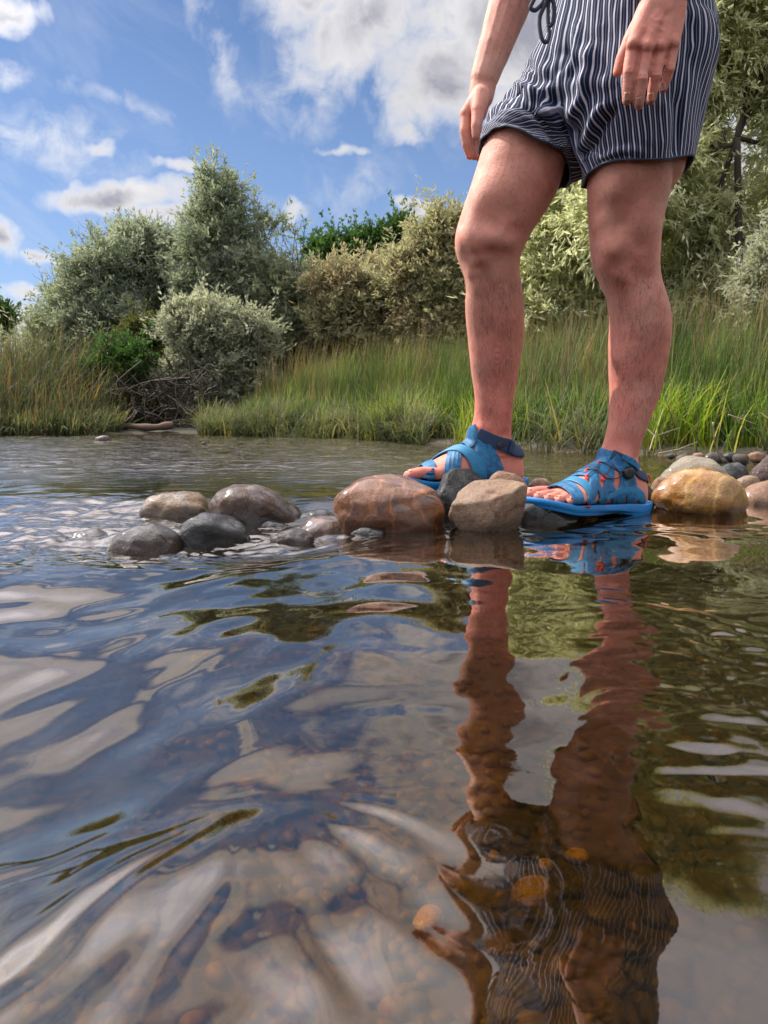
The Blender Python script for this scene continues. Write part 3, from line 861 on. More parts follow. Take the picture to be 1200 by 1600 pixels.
# soft-tissue modelling: (centre, radius, amplitude)
_bt = BVHTree.FromPolygons([tuple(v_) for v_ in V], [tuple(p_.vertices) for p_ in bme.polygons])
def onskin(px, py, Y):
    h_ = _bt.ray_cast(Vector((0, 0, CAM_Z)), Vector(pix_dir(px, py)))
    return np.array(h_[0]) if h_[0] is not None and abs(h_[0][1] - Y) < .25 else P(px, py, Y)
def pz(px, py, Y, r, amp, sy=1.0): return (onskin(px, py, Y), r, amp * 1.6, sy)
SC_ = [
    # right (rear, bent) knee
    pz(737, 365, 1.42, .030, .005), pz(728, 395, 1.43, .020, -.003), pz(757, 345, 1.41, .022, -.004), pz(770, 372, 1.42, .026, .003), pz(752, 405, 1.43, .016, .0035), pz(735, 428, 1.46, .018, .003),
    pz(778, 402, 1.43, .022, -.0035), pz(790, 330, 1.42, .03, -.002), pz(800, 300, 1.42, .035, .003), pz(745, 450, 1.50, .014, .002),
    # left knee
    pz(955, 385, 1.35, .028, .0045), pz(945, 412, 1.35, .018, .0035), pz(985, 370, 1.35, .024, -.0035), pz(968, 345, 1.34, .026, -.004), pz(940, 345, 1.36, .02, .003),
    pz(985, 410, 1.36, .024, -.003), pz(965, 430, 1.38, .018, .004), pz(1005, 350, 1.34, .03, .003), pz(975, 318, 1.32, .03, -.003), pz(1000, 440, 1.39, .02, -.0025),
    # calf and shin planes
    pz(1015, 505, 1.40, .045, .004), pz(975, 520, 1.40, .03, -.0025), pz(960, 560, 1.42, .02, .002), pz(995, 600, 1.42, .03, -.002), pz(790, 500, 1.50, .04, .0035), pz(757, 520, 1.50, .028, -.002),
    pz(780, 600, 1.54, .03, -.002), pz(765, 655, 1.565, .02, -.0015), pz(970, 690, 1.44, .018, -.002), pz(978, 720, 1.44, .014, .003), pz(752, 670, 1.565, .014, .0025), pz(790, 680, 1.57, .014, -.002),
    pz(955, 392, 1.35, .016, .0025), pz(972, 352, 1.34, .012, -.0025), pz(935, 330, 1.36, .012, -.002), pz(930, 372, 1.36, .010, -.0015), pz(1000, 385, 1.36, .012, -.002), pz(990, 425, 1.38, .010, -.0015),
    pz(740, 385, 1.42, .016, .002), pz(765, 392, 1.42, .012, -.002), pz(722, 350, 1.43, .012, -.0015), pz(775, 352, 1.42, .014, -.002), pz(745, 418, 1.44, .010, -.0015), pz(795, 380, 1.44, .014, .0018), pz(808, 360, 1.46, .014, -.002),
    pz(960, 300, 1.32, .022, .003), pz(1015, 300, 1.32, .03, -.002), pz(760, 300, 1.42, .03, .0025), pz(830, 290, 1.44, .025, -.0025), pz(1000, 480, 1.39, .02, .002),
    # hand knuckles
    pz(990, 66, 1.16, .009, .002), pz(1011, 70, 1.155, .009, .0022), pz(1032, 70, 1.16, .009, .002), pz(1051, 65, 1.165, .009, .0018),
    pz(1000, 78, 1.16, .006, -.0015), pz(1022, 80, 1.16, .006, -.0015), pz(1042, 78, 1.16, .006, -.0015),
    
    # face
    (up(1.675, .118, .034), .012, -.006, 1), (up(1.675, .118, -.034), .012, -.006, 1),
]
def sculpt(V, Nn, items):
    for c, r, a, sy in items:
        d2 = ((V - c) ** 2).sum(1)
        w_ = np.exp(-d2 / (r * r))
        k_ = w_ > .01
        V[k_] += Nn[k_] * (w_[k_] * a)[:, None]
def ridge3(V, Nn, pts, width, amp):
    pts = spline(pts, 24)
    d2 = np.full(len(V), 1e9)
    lo = pts.min(0) - width * 4; hi_ = pts.max(0) + width * 4
    k_ = np.where(((V > lo) & (V < hi_)).all(1))[0]
    if not len(k_): return
    d2 = ((V[k_][:, None, :] - pts[None]) ** 2).sum(2)
    j = d2.argmin(1); d2 = d2.min(1)
    env = np.sin(np.pi * np.clip((j + 1) / 25, 0, 1)) ** .5
    V[k_] += Nn[k_] * (amp * env * np.exp(-d2 / width ** 2))[:, None]
sculpt(V, Nn, SC_)
# tendons and veins
for pts, w_, a in [([(1040, 15), (1012, 66)], .0035, .0011), ([(1046, 15), (1032, 66)], .0035, .0010), ([(1030, 15), (992, 62)], .0035, .0010),
                   ([(1028, 30), (1020, 40), (1035, 48), (1040, 60)], .002, .0012), ([(1015, 25), (1025, 32), (1045, 30)], .002, .001), ([(1002, 40), (1015, 46), (1022, 60)], .002, .001)]:
    pts3 = [onskin(a_, b_, 1.158) for a_, b_ in pts]
    ridge3(V, Nn, pts3, w_, a)
ridge3(V, Nn, [onskin(a_, b_, y_) for a_, b_, y_ in ((975, 470, 1.39), (985, 520, 1.395), (975, 570, 1.42), (985, 630, 1.43))], .004, .0012)
ridge3(V, Nn, [onskin(a_, b_, y_) for a_, b_, y_ in ((780, 440, 1.44), (788, 500, 1.50), (775, 570, 1.53), (782, 640, 1.56))], .004, .0012)
for q_ in ([(1001, 84), (994, 118), (991, 146)], [(1022, 85), (1014, 120), (1009, 150)], [(1042, 80), (1036, 108), (1031, 130)]):
    ridge3(V, Nn, [onskin(a_, b_, 1.165) for a_, b_ in q_], .0022, -.0030)
# creases across the fingers of the near hand
for px, py in ((983, 108), (983, 114), (1003, 118), (1003, 125), (1025, 113), (1025, 120), (1046, 103)):
    ridge3(V, Nn, [onskin(px - 7, py, 1.163), onskin(px, py + 1, 1.160), onskin(px + 7, py, 1.163)], .0014, -.0008)
V += Nn * (.0007 * gn(V[:, 0] * 45, V[:, 1] * 45, V[:, 2] * 30))[:, None]
bme.vertices.foreach_set('co', V.astype(np.float32).ravel()); bme.update()
bme.polygons.foreach_set('use_smooth', np.ones(len(bme.polygons), dtype=bool))
# colour tone of the skin: redder on hands, knees and lower shins (sunburn), paler on thighs
def blob(c, r): return np.exp(-((V - c) ** 2).sum(1) / r ** 2)
z = V[:, 2]
red = .25 + .55 * sstep(.50, .20, z) + .25 * blob(P(765, 385, 1.45), .07) + .25 * blob(P(960, 395, 1.38), .07) + .35 * blob(P(1015, 80, 1.18), .1) + .35 * blob(P(735, 210, 1.6), .07)
red = red + .16 * fbm(V[:, 0] * 14, V[:, 1] * 14, V[:, 2] * 9, 3)
for f in FEET.values():
    red = red + .35 * blob(FW(f, [.19, 0, .01]), .035)
at = bme.attributes.new('red', 'FLOAT', 'POINT'); at.data.foreach_set('value', np.clip(red, 0, 1.2).astype(np.float32))

m, k = mat('skin')
c = k.n('ShaderNodeTexCoord').outputs['Object']
ra = k.n('ShaderNodeAttribute', attribute_name='red').outputs['Fac']
b = k.mix(ra, (.73, .37, .265), (.70, .215, .16))
n1 = k.noise(c, 28, 5, .65); n2 = k.noise(c, 160, 4, .6); n3 = k.noise(c, 9, 4, .6)
b = k.mix(k.mr(n1.outputs[0], .38, .68, 0, .5), b, (.44, .16, .12))
b = k.mix(k.mr(n3.outputs[0], .48, .7, 0, .45), b, (.62, .40, .30))
b = k.mix(k.mr(n2.outputs[0], .56, .72, 0, .45), b, (.36, .14, .09))
n4 = k.noise(c, 70, 5, .7, 1.2)
b = k.mix(k.mr(n4.outputs[0], .5, .7, 0, .22), b, (.60, .17, .13))
v = k.n('ShaderNodeTexVoronoi', {'Vector': c, 'Scale': 620.0})
hh = k.m('ADD', k.m('MULTIPLY', v.outputs['Distance'], .6), k.m('MULTIPLY', n2.outputs[0], 1.0))
bn = k.n('ShaderNodeBump', {'Height': hh, 'Strength': .45, 'Distance': .0016}).outputs[0]
fin(k, k.n('ShaderNodeBsdfPrincipled', {'Base Color': b, 'Roughness': k.mr(n1.outputs[0], .3, .7, .52, .66), 'Normal': bn, 'Specular IOR Level': .32,
                                        'Subsurface Weight': .25, 'Subsurface Radius': (.010, .004, .002), 'Subsurface Scale': 1.0}))
bme.materials.clear(); bme.materials.append(m)
person = bpy.data.objects.new('person', bme)
COL.objects.link(person)
tag(person, 'person in navy striped shorts and blue sandals standing on the river stones with arms hanging', 'person')

# ---- toenails
mN = simple('nail', (.62, .30, .22), .5, var=.05)
mb = MB()
for f in FEET.values():
    for (y, tip, r, x0) in TOES:
        c0 = np.array([tip - r * 1.0, y + (tip - x0) * (-.05 if y < 0 else -.03), r * 2 - .0005])
        th_ = np.linspace(-.75, .75, 7); rows = []
        for xx in np.linspace(-.75, .62, 6):
            rows.append([[c0[0] + xx * r, c0[1] + math.sin(a_) * r * .86, c0[2] - (1 - math.cos(a_)) * r - max(0, xx) ** 2 * r * .35 + .0004] for a_ in th_])
        mb.add(FW(f, np.array(rows).reshape(-1, 3)), grid_faces(6, 7))
        o_ = mb.obj('toenail', mN, person); mb = MB()
        sm = o_.modifiers.new('s', 'SOLIDIFY'); sm.thickness = .0008; sm.offset = -1

for a_, b_ in ((980, 151), (998, 159), (1017, 152), (1036, 135)):
    h_ = _bt.ray_cast(Vector((0, 0, CAM_Z)), Vector(pix_dir(a_, b_)))
    if h_[0] is None: continue
    c0 = np.array(h_[0]); nn_ = np.array(h_[1]); up_ = np.array([0, 0, 1.0]); up_ -= nn_ * nn_[2]; up_ /= np.linalg.norm(up_); sd0 = np.cross(up_, nn_)
    G = [c0 + up_ * (v0 * .0062) + sd0 * (u0 * .0048 * (1 - .25 * v0 * v0)) - nn_ * (u0 * u0 * .0016 - .0005) for v0 in np.linspace(-1, 1, 7) for u0 in np.linspace(-1, 1, 7)]
    o_ = mesh_np('fingernail', G, grid_faces(7, 7), mN, person)
    sm = o_.modifiers.new('s', 'SOLIDIFY'); sm.thickness = .0006; sm.offset = 0
# ---- hair on shins and forearm
mh = simple('body_hair_brown', (.08, .04, .024), .6)
rg = np.random.default_rng(11)
hv = []; hf = []
Nn = no(bme)
def hairs(cond, n, L, down, rad):
    idx = np.where(cond)[0]
    idx = rg.choice(idx, n)
    p = V[idx] + rg.normal(0, .001, (n, 3)); nn = Nn[idx]
    d = np.array(down) + rg.normal(0, .26, (n, 3))
    d = d - nn * (d * nn).sum(1)[:, None]; d /= np.linalg.norm(d, axis=1)[:, None]
    Ls = L * rg.uniform(.5, 1.2, n)[:, None]
    s = np.cross(d, nn) * (rad * rg.uniform(.6, 1.2, n))[:, None]
    curl = np.cross(nn, d) * rg.normal(0, .18, (n, 1))
    pts = [p - nn * .0003, p + nn * .0016 + d * Ls * .4 + curl * Ls * .3, p + nn * .0022 + d * Ls + curl * Ls]
    base = sum(len(x) for x in hv)
    q = np.stack([pts[0] - s, pts[0] + s, pts[1] - s * .8, pts[1] + s * .8, pts[2] - s * .2, pts[2] + s * .2], 1).reshape(-1, 3)
    hv.append(q)
    i = np.arange(n)[:, None] * 6 + base
    hf.append(np.vstack([i + np.array([0, 1, 3, 2]), i + np.array([2, 3, 5, 4])]))
zL = V[:, 2]
inleg = (zL > .17) & (zL < .47)
dens = fbm(V[:, 0] * 20, V[:, 1] * 20, V[:, 2] * 6, 2) > -.35
hairs(inleg & (V[:, 0] > .37), 2600, .019, (-.15, 0, -1), .00016)
hairs(inleg & (V[:, 0] < .35), 2600, .019, (.1, 0, -1), .00016)
hairs((zL > .56) & (zL < .72) & (V[:, 0] < .6), 1200, .013, (.3, 0, -1), .00014)
hairs((zL > .93) & (zL < 1.12) & (V[:, 0] < .36) & (V[:, 1] > 1.55), 900, .013, (-.5, 0, -1), .00016)
o_ = mesh_np('body_hair', np.concatenate(hv), np.concatenate(hf), mh, person)

# ---- scalp hair, eyes (out of frame, seen only from other positions)
hm = simple('scalp_hair', (.06, .035, .02), .6, bump=.6, bscale=400)
mb = MB(); zs = np.linspace(1.60, 1.793, 24)
loft(mb, [oval(up(z_, np.interp(z_, ha[:, 0], ha[:, 3]) - .012 - .02 * (z_ < 1.7)), np.interp(z_, ha[:, 0], ha[:, 1]) + .008, np.interp(z_, ha[:, 0], ha[:, 2]) + .004 - .012 * (z_ < 1.7), p=2.1) for z_ in zs[:-1]])
mb.obj('hair', hm, person)
em = simple('eye_white', (.7, .7, .68), .2)
for s_ in (1, -1):
    mb = MB(); c = up(1.672, .100, s_ * .032); capsule(mb, c, .012, c + FD * .001, .012); mb.obj('eye', em, person)

# ---- shirt (out of frame)
shm = simple('dark_shirt_cloth', (.045, .05, .06), .85, bump=.4, bscale=60)
mb = MB(); zs = np.linspace(1.0, 1.475, 40)
loft(mb, [oval(up(z_, np.interp(z_, tr[:, 0], tr[:, 3])), np.interp(z_, tr[:, 0], tr[:, 1]) + .012 + .012 * (1.475 - z_), np.interp(z_, tr[:, 0], tr[:, 2]) + .012) for z_ in zs])
for a_, b_ in ((shL, elL), (shR, elR)):
    capsule(mb, a_, .062, a_ + (b_ - a_) * .6, .060)
sme = remesh(mb, .006, 6)
sme.materials.append(shm); sme.polygons.foreach_set('use_smooth', np.ones(len(sme.polygons), dtype=bool))
so = bpy.data.objects.new('shirt', sme); COL.objects.link(so); so.parent = person

# ---- wristband
mb = MB()
c = P(1037, -2, 1.182); ax = (wrL - P(1033, 20, hY)); ax /= np.linalg.norm(ax)
u, v_ = frame(ax)
th_ = np.linspace(0, 2 * np.pi, 40)
tube(mb, [c + (u * math.cos(a_) + v_ * math.sin(a_)) * .0315 for a_ in th_], .0035, 8, False)
mb.obj('wristband', simple('dark_cord', (.02, .02, .03), .6), person)

# ------------------------------------------------------------------ shorts
M_, K_ = 120, 50
NR, NL = 70, 64
def ring_world(z, phi):
    """hip ring: phi 0 = front centre, growing towards his left"""
    a = np.interp(z, [.68, .74, .82, .90, .97, 1.03], [.165, .167, .162, .152, .138, .130])
    b = np.interp(z, [.68, .74, .82, .90, .97, 1.03], [.118, .120, .118, .114, .106, .100])
    # the raised right thigh pushes the cloth forward and out on that side
    cx = np.interp(z, [.68, .8, 1.0], [-.022, -.012, 0.0])
    c = np.cos(phi); s = np.sin(phi)
    p = 2.35
    cc = np.sign(c) * np.abs(c) ** (2 / p); ss = np.sign(s) * np.abs(s) ** (2 / p)
    push = .062 * sstep(.96, .76, z) * np.exp(-((phi - (2 * np.pi - .9)) / .75) ** 2)
    pos = WC[None] + FD[None] * (cc * b + push + .012)[:, None] + SD[None] * (ss * a)[:, None] + np.array([cx - .008, 0, z])
    return pos
# crotch curve back -> front, hanging under the body
zc = .745
phiL = np.linspace(0, np.pi, M_ + 1)
top_front = ring_world(zc, np.array([0.0]))[0]; top_back = ring_world(zc, np.array([np.pi]))[0]
tt = np.linspace(0, 1, K_ + 2)[1:-1]
crotch = top_back + (top_front - top_back) * tt[:, None]
crotch[:, 2] -= .062 * np.sin(np.pi * tt) ** .6
crotch[:, 0] += -.01 * np.sin(np.pi * tt)
zrows = np.linspace(1.03, zc, NR)
hemL_c = np.array([.4520, 1.385, .634]); hemL_r = (.092, .094)
hemR_c = P(822, 252, 1.485); thR_dir = np.array([-.46, -.12, -.88]); thR_dir /= np.linalg.norm(thR_dir)
def hem_pts(side, ang):
    """ang: angle in the horizontal plane, 0 = FD, growing to his left"""
    if side == 'L':
        d = np.cos(ang)[:, None] * FD + np.sin(ang)[:, None] * SD
        p = hemL_c + d * np.array([hemL_r[0], hemL_r[1], 0])
        p[:, 2] += .006 * np.sin(3 * ang + 1) - .010 * np.cos(ang)
        return p
    d = np.cos(ang)[:, None] * FD + np.sin(ang)[:, None] * SD
    p = hemR_c + d * np.array([.082, .098, 0])
    # hem lies across the raised thigh
    dz = -((p - hemR_c) @ (thR_dir * [1, 1, 0])) / thR_dir[2]
    p[:, 2] += -dz * -1.0 * .85
    p[:, 2] += .005 * np.sin(4 * ang)
    return p
def build_leg(side):
    sg = 1 if side == 'L' else -1
    outer = ring_world(zc, phiL if sg > 0 else 2 * np.pi - phiL)
    top = np.vstack([outer, crotch])
    n = len(top)
    # matching hem angles: outer verts sweep front->outer->back, inner verts sweep back->inner->front
    fr = np.concatenate([np.linspace(0, np.pi * 1.12, M_ + 1) - .06 * np.pi, np.linspace(np.pi * 1.06, 2 * np.pi - .06 * np.pi, K_ + 2)[1:-1]])
    hem = hem_pts(side, fr * sg)
    rows = [top]
    for i in range(1, NL + 1):
        s = i / NL
        e = s + .03 * math.sin(math.pi * s)
        r_ = top * (1 - e) + hem * e
        rows.append(r_)
    rows = np.array(rows)
    return rows, n
torso = np.array([ring_world(z_, np.linspace(0, 2 * np.pi, 2 * M_, endpoint=False)) for z_ in zrows])
Ls, nL = build_leg('L'); Rs, nR = build_leg('R')
Vs = []; Us = []; Fq = []
NT = 2 * M_
Vs.append(torso.reshape(-1, 3))
PER = .56     # half girth used for the stripe coordinate
phi_all = np.linspace(0, 2 * np.pi, NT, endpoint=False)
u_t = np.where(phi_all <= np.pi, phi_all / np.pi, -(2 * np.pi - phi_all) / np.pi) * PER
Us.append(np.tile(u_t, NR))
Fq.append(grid_faces(NR, NT, True))
base_last = (NR - 1) * NT
cro0 = NR * NT
Vs.append(crotch); Us.append(np.full(K_, PER))
cnt = cro0 + K_
for side, rows, sg in (('L', Ls, 1), ('R', Rs, -1)):
    n = rows.shape[1]
    body_ = rows[1:].reshape(-1, 3)
    off = cnt
    Vs.append(body_)
    uo = np.linspace(0, PER, M_ + 1); ui = PER + np.linspace(0, .30, K_ + 2)[1:-1]
    Us.append(np.tile(np.concatenate([uo, ui]) * sg, NL))
    cnt += len(body_)
    first = np.concatenate([(base_last + (np.arange(M_ + 1) if sg > 0 else (NT - np.arange(M_ + 1)) % NT)), cro0 + np.arange(K_)])
    idx = np.vstack([first, off + np.arange(NL * n).reshape(NL, n)])
    a = idx[:-1]; b_ = np.roll(a, -1, 1); d_ = idx[1:]; c_ = np.roll(d_, -1, 1)
    q = np.stack([a, b_, c_, d_], -1).reshape(-1, 4)
    if sg > 0: q = q[:, ::-1]
    Fq.append(q)
Fq[0] = Fq[0][:, ::-1]
Vs = np.concatenate(Vs); Us = np.concatenate(Us)
Fq = np.concatenate(Fq)
# folds
sh = mesh_np('shorts', Vs, Fq, None)
def relax(me_o, it, fac=.5):
    md = me_o.modifiers.new('s', 'SMOOTH'); md.factor = fac; md.iterations = it
    dg = bpy.context.evaluated_depsgraph_get()
    me2 = bpy.data.meshes.new_from_object(me_o.evaluated_get(dg))
    me_o.modifiers.clear(); old = me_o.data; me_o.data = me2
    return me2
me2 = relax(sh, 6)
V2 = co(me2); N2 = no(me2)
if (N2 * (V2 - V2.mean(0))).sum() < 0: N2 = -N2
def keep_out(gap):
    for i in range(len(V2)):
        if V2[i, 2] > 1.0: continue
        h_ = _bt.find_nearest(Vector(V2[i]), .09)
        if h_[0] is None: continue
        l_ = np.array(h_[0]); n_ = np.array(h_[1]); d_ = (V2[i] - l_) @ n_
        if l_[1] < 1.295 and l_[2] > .72: continue      # near hand, not the body
        if d_ < gap and l_[2] > .60: V2[i] = V2[i] + n_ * (gap - d_)
keep_out(.010)
me2.vertices.foreach_set('co', V2.astype(np.float32).ravel()); me2.update()
me2 = relax(sh, 8); V2 = co(me2); N2 = no(me2)
def fold(pts, width, amp, yref=1.30, ydir=-1):
    """crease through picture points, pressed into the cloth facing the viewer"""
    q = spline([P(a_, b_, yref) for a_, b_ in pts], 40)
    proj = lambda X: np.stack([X[:, 0] / X[:, 1], (X[:, 2] - CAM_Z) / X[:, 1]], 1)
    A = proj(V2); B = proj(q)
    d = np.sqrt(((A[:, None] - B[None]) ** 2).sum(2)); j = d.argmin(1); d = d.min(1) * 1.4
    env = np.clip(np.minimum(j + 1, 41 - j) / 8, 0, 1)
    w_ = np.exp(-(d / width) ** 2) * env * sstep(.05, -.3, N2[:, 1])
    V2[:] += N2 * (amp * w_)[:, None]
FOLDS = [([(925, 60), (918, 120), (905, 165), (888, 190)], .010, .012), ([(905, 30), (900, 90), (880, 120), (868, 118)], .009, .009),
         ([(880, 195), (905, 215), (915, 250)], .012, -.014), ([(955, 155), (935, 180), (920, 215), (905, 260)], .010, .012), ([(965, 165), (940, 200), (925, 235)], .008, -.010),
         ([(800, 60), (830, 110), (870, 170), (890, 220)], .010, -.010), ([(785, 120), (820, 140), (860, 175), (895, 235)], .009, .010),
         ([(775, 155), (815, 165), (855, 200), (885, 250)], .007, -.008), ([(770, 175), (810, 180), (850, 200)], .006, .007), ([(790, 100), (830, 118), (865, 150)], .006, .006),
         ([(762, 190), (800, 193), (840, 203)], .005, -.005), ([(940, 250), (975, 235), (1010, 240)], .008, .006), ([(1000, 150), (1010, 190), (1008, 235)], .012, .006),
         ([(1055, 140), (1058, 200), (1050, 250)], .008, -.008), ([(980, 160), (985, 200), (975, 240)], .008, -.005), ([(860, 70), (862, 130), (875, 165)], .007, -.007),
         ([(940, 40), (950, 100), (970, 150)], .012, -.006), ([(885, 60), (892, 110), (905, 150)], .006, -.005), ([(850, 215), (870, 245), (885, 275)], .006, .006), ([(835, 175), (865, 210), (892, 262)], .006, -.007),
         ([(925, 262), (950, 248), (985, 243)], .004, -.004), ([(1030, 150), (1040, 190), (1030, 240)], .008, .005)]
for pts, w_, a_ in FOLDS: fold(pts, w_, a_)
zc_ = V2[:, 2]
soft = .0035 * gn(V2[:, 0] * 26 + 3 * gn(V2[:, 0] * 6, V2[:, 1] * 6, V2[:, 2] * 6), V2[:, 1] * 26, V2[:, 2] * 7) + .0018 * gn(V2[:, 0] * 60, V2[:, 1] * 60, V2[:, 2] * 25)
# gathers under the elastic waist and bunching over the raised thigh
soft = soft + .0035 * np.sin(Us * 260) * sstep(.93, 1.02, zc_)
rgt = sstep(.40, .30, V2[:, 0])
soft = soft + rgt * sstep(.700, .76, zc_) * .0045 * np.sin(((V2[:, 2] - .62) * 1.0 + (V2[:, 0]) * .35) * 150 + 2.5 * gn(V2[:, 0] * 12, V2[:, 1] * 12, V2[:, 2] * 9)) * sstep(.86, .76, zc_)
V2 += N2 * soft[:, None]
keep_out(.005)
me2.vertices.foreach_set('co', V2.astype(np.float32).ravel())
ustr = Us + .0035 * gn(V2[:, 0] * 16, V2[:, 1] * 16, V2[:, 2] * 12) + .0012 * gn(V2[:, 0] * 50, V2[:, 1] * 50, V2[:, 2] * 30)
at = me2.attributes.new('stripe', 'FLOAT', 'POINT'); at.data.foreach_set('value', ustr.astype(np.float32))
me2.polygons.foreach_set('use_smooth', np.ones(len(me2.polygons), dtype=bool))
m, k = mat('striped_navy_cloth')
c = k.n('ShaderNodeTexCoord').outputs['Object']
ua = k.n('ShaderNodeAttribute', attribute_name='stripe').outputs['Fac']
ph = k.m('FRACT', k.m('MULTIPLY', k.m('ADD', ua, 5.0), 1 / .0138))
wide = k.mr(k.m('ABSOLUTE', k.m('SUBTRACT', ph, .25)), .085, .14, 1, 0)
thin_ = k.mr(k.m('ABSOLUTE', k.m('SUBTRACT', ph, .72)), .02, .05, .36, 0)
wv_ = k.noise(c, 900, 2)
b = k.mix(k.m('MAXIMUM', wide, thin_), (.003, .012, .046), (.62, .61, .69))
b = k.mix(k.mr(wv_.outputs[0], .3, .7, .12, 0), b, (.03, .04, .07))
bn = k.n('ShaderNodeBump', {'Height': wv_.outputs[0], 'Strength': .25, 'Distance': .0006}).outputs[0]
pr = k.n('ShaderNodeBsdfPrincipled', {'Base Color': b, 'Roughness': .85, 'Specular IOR Level': .2, 'Normal': bn, 'Sheen Weight': .06})
tl = k.n('ShaderNodeBsdfTranslucent', {'Color': b})
fin(k, k.n('ShaderNodeMixShader', {0: .06, 1: pr.outputs[0], 2: tl.outputs[0]}))
me2.materials.clear(); me2.materials.append(m)
sd_ = sh.modifiers.new('t', 'SOLIDIFY'); sd_.thickness = .0022; sd_.offset = 0
sh.parent = person
sh.name = 'shorts'

HEMM = simple('hem_cloth', (.03, .045, .085), .7, bump=.3, bscale=700)
# hem bands (stitched fold at each leg opening) and side seam
for side_, st_, n_ in (('L', NR * NT + K_, M_ + 1 + K_), ('R', NR * NT + K_ + NL * (M_ + 1 + K_), M_ + 1 + K_)):
    r_ = V2[st_ + (NL - 1) * n_: st_ + NL * n_]
    mb = MB(); tube(mb, np.vstack([r_, r_[:1]]), .0019, 6, False)
    mb.obj('hem', HEMM, sh)
# drawstring
mb = MB()
navy = simple('navy_cord', (.015, .025, .05), .7, bump=.5, bscale=900)
for pts in ([(862, -30), (852, 5), (843, 30), (846, 58), (853, 66), (858, 55), (856, 25), (858, -10)], [(845, -20), (833, 2), (829, 12), (836, 16), (845, 8), (853, -5)], [(858, -10), (866, 10), (864, 34), (858, 42)]):
    tube(mb, spline([P(a_, b_, 1.285 + .0006 * i) for i, (a_, b_) in enumerate(pts)], 60), .0034, 8)
mb.obj('drawstring', navy, sh)

# ------------------------------------------------------------------ sandals
def camo(name, c0, c1, sc):
    m, k = mat(name)
    c = k.n('ShaderNodeTexCoord').outputs['Object']
    n1 = k.noise(c, sc, 3, .5, .8); n2 = k.noise(c, 700, 3)
    b = k.mix(k.mr(n1.outputs[0], .49, .55, 0, 1), c0, c1)
    b = k.mix(k.mr(n2.outputs[0], .35, .7, .25, 0), b, (.0, .01, .03))
    wv_ = k.n('ShaderNodeTexWave', {'Vector': c, 'Scale': 190.0, 'Distortion': 1.5})
    h = k.m('ADD', n2.outputs[0], wv_.outputs['Fac'])
    fin(k, k.n('ShaderNodeBsdfPrincipled', {'Base Color': b, 'Roughness': .5, 'Normal': k.n('ShaderNodeBump', {'Height': h, 'Strength': .45, 'Distance': .0006}).outputs[0]}))
    return m
mBlue = camo('sandal_blue', (.005, .115, .27), (.010, .19, .40), 70)
mLight = simple('sandal_light_blue', (.016, .185, .36), .55, bump=.2, bscale=500)
mSole = simple('sandal_sole_blue', (.004, .17, .45), .45, bump=.3, bscale=260)
mNavy = simple('sandal_navy', (.006, .032, .085), .6, bump=.4, bscale=600)
mBlk = simple('sandal_black', (.012, .012, .014), .35)
mRed = simple('sandal_red', (.60, .03, .025), .5)

def foot_form(f):
    mb = MB()
    rows = FOOT[:-2] + [(.150, .004, .049, .034, 0), (.172, .002, .046, .026, 0), (.192, -.010, .034, .024, 0), (.205, -.022, .018, .02, .004)]
    rows = np.array(rows); xs = np.linspace(rows[0, 0], rows[-1, 0], 40)
    rows = np.stack([xs] + [np.interp(xs, rows[:, 0], rows[:, j]) for j in range(1, 5)], 1)
    loft(mb, foot_rings(f, rows))
    leg(mb, LEG_L if f is FEET['L'] else LEG_R)
    me = remesh(mb, .003, 5)
    Vv = co(me); Pv = [list(p.vertices) for p in me.polygons]
    t = BVHTree.FromPolygons([tuple(v) for v in Vv], Pv)
    bpy.data.meshes.remove(me)
    return t

def strap(root, f, tree, pts, width, material, name='strap', off=.0020, thick=.0022, ridges=0, n=40, nw=9, label=None):
    """pts in foot-local coords; width scalar or list"""
    q = FW(f, spline(pts, n))
    wd = np.interp(np.linspace(0, 1, n), np.linspace(0, 1, len(np.atleast_1d(width))), np.atleast_1d(width))
    # snap centreline
    cen = []; nor = []
    for p in q:
        l, nn, _, _ = tree.find_nearest(Vector(p))
        cen.append(np.array(l)); nor.append(np.array(nn))
    cen = np.array(cen); nor = np.array(nor)
    for _ in range(3):
        nor[1:-1] = (nor[:-2] + nor[1:-1] * 2 + nor[2:]) / 4
        cen[1:-1] = (cen[:-2] + cen[1:-1] * 2 + cen[2:]) / 4
    T = np.gradient(cen, axis=0); T /= np.linalg.norm(T, axis=1)[:, None]
    S = np.cross(T, nor); S /= np.linalg.norm(S, axis=1)[:, None]
    G = np.zeros((n, nw, 3))
    for j, w_ in enumerate(np.linspace(-.5, .5, nw)):
        pj = cen + S * (wd * w_)[:, None]
        for i in range(n):
            l, nn, _, _ = tree.find_nearest(Vector(pj[i] + nor[i] * .004))
            o_ = off
            if ridges:
                o_ = off + .0012 * (.5 + .5 * math.cos(w_ * 2 * math.pi * ridges))
            if abs(w_) == .5: o_ -= .0006
            G[i, j] = np.array(l) + np.array(nn) * o_
    G[1:-1] = (G[:-2] + 2 * G[1:-1] + G[2:]) / 4
    ob = mesh_np(name, G.reshape(-1, 3), grid_faces(n, nw), material)
    ob.parent = root
    if label: ob['label'] = label
    # orient outward
    me = ob.data
    nn = no(me).reshape(n, nw, 3)
    if (nn * nor[:, None]).sum() < 0: me.flip_normals()
    md = ob.modifiers.new('t', 'SOLIDIFY'); md.thickness = thick; md.offset = 1
    md2 = ob.modifiers.new('b', 'BEVEL'); md2.width = .0009; md2.segments = 2; md2.limit_method = 'ANGLE'
    return ob

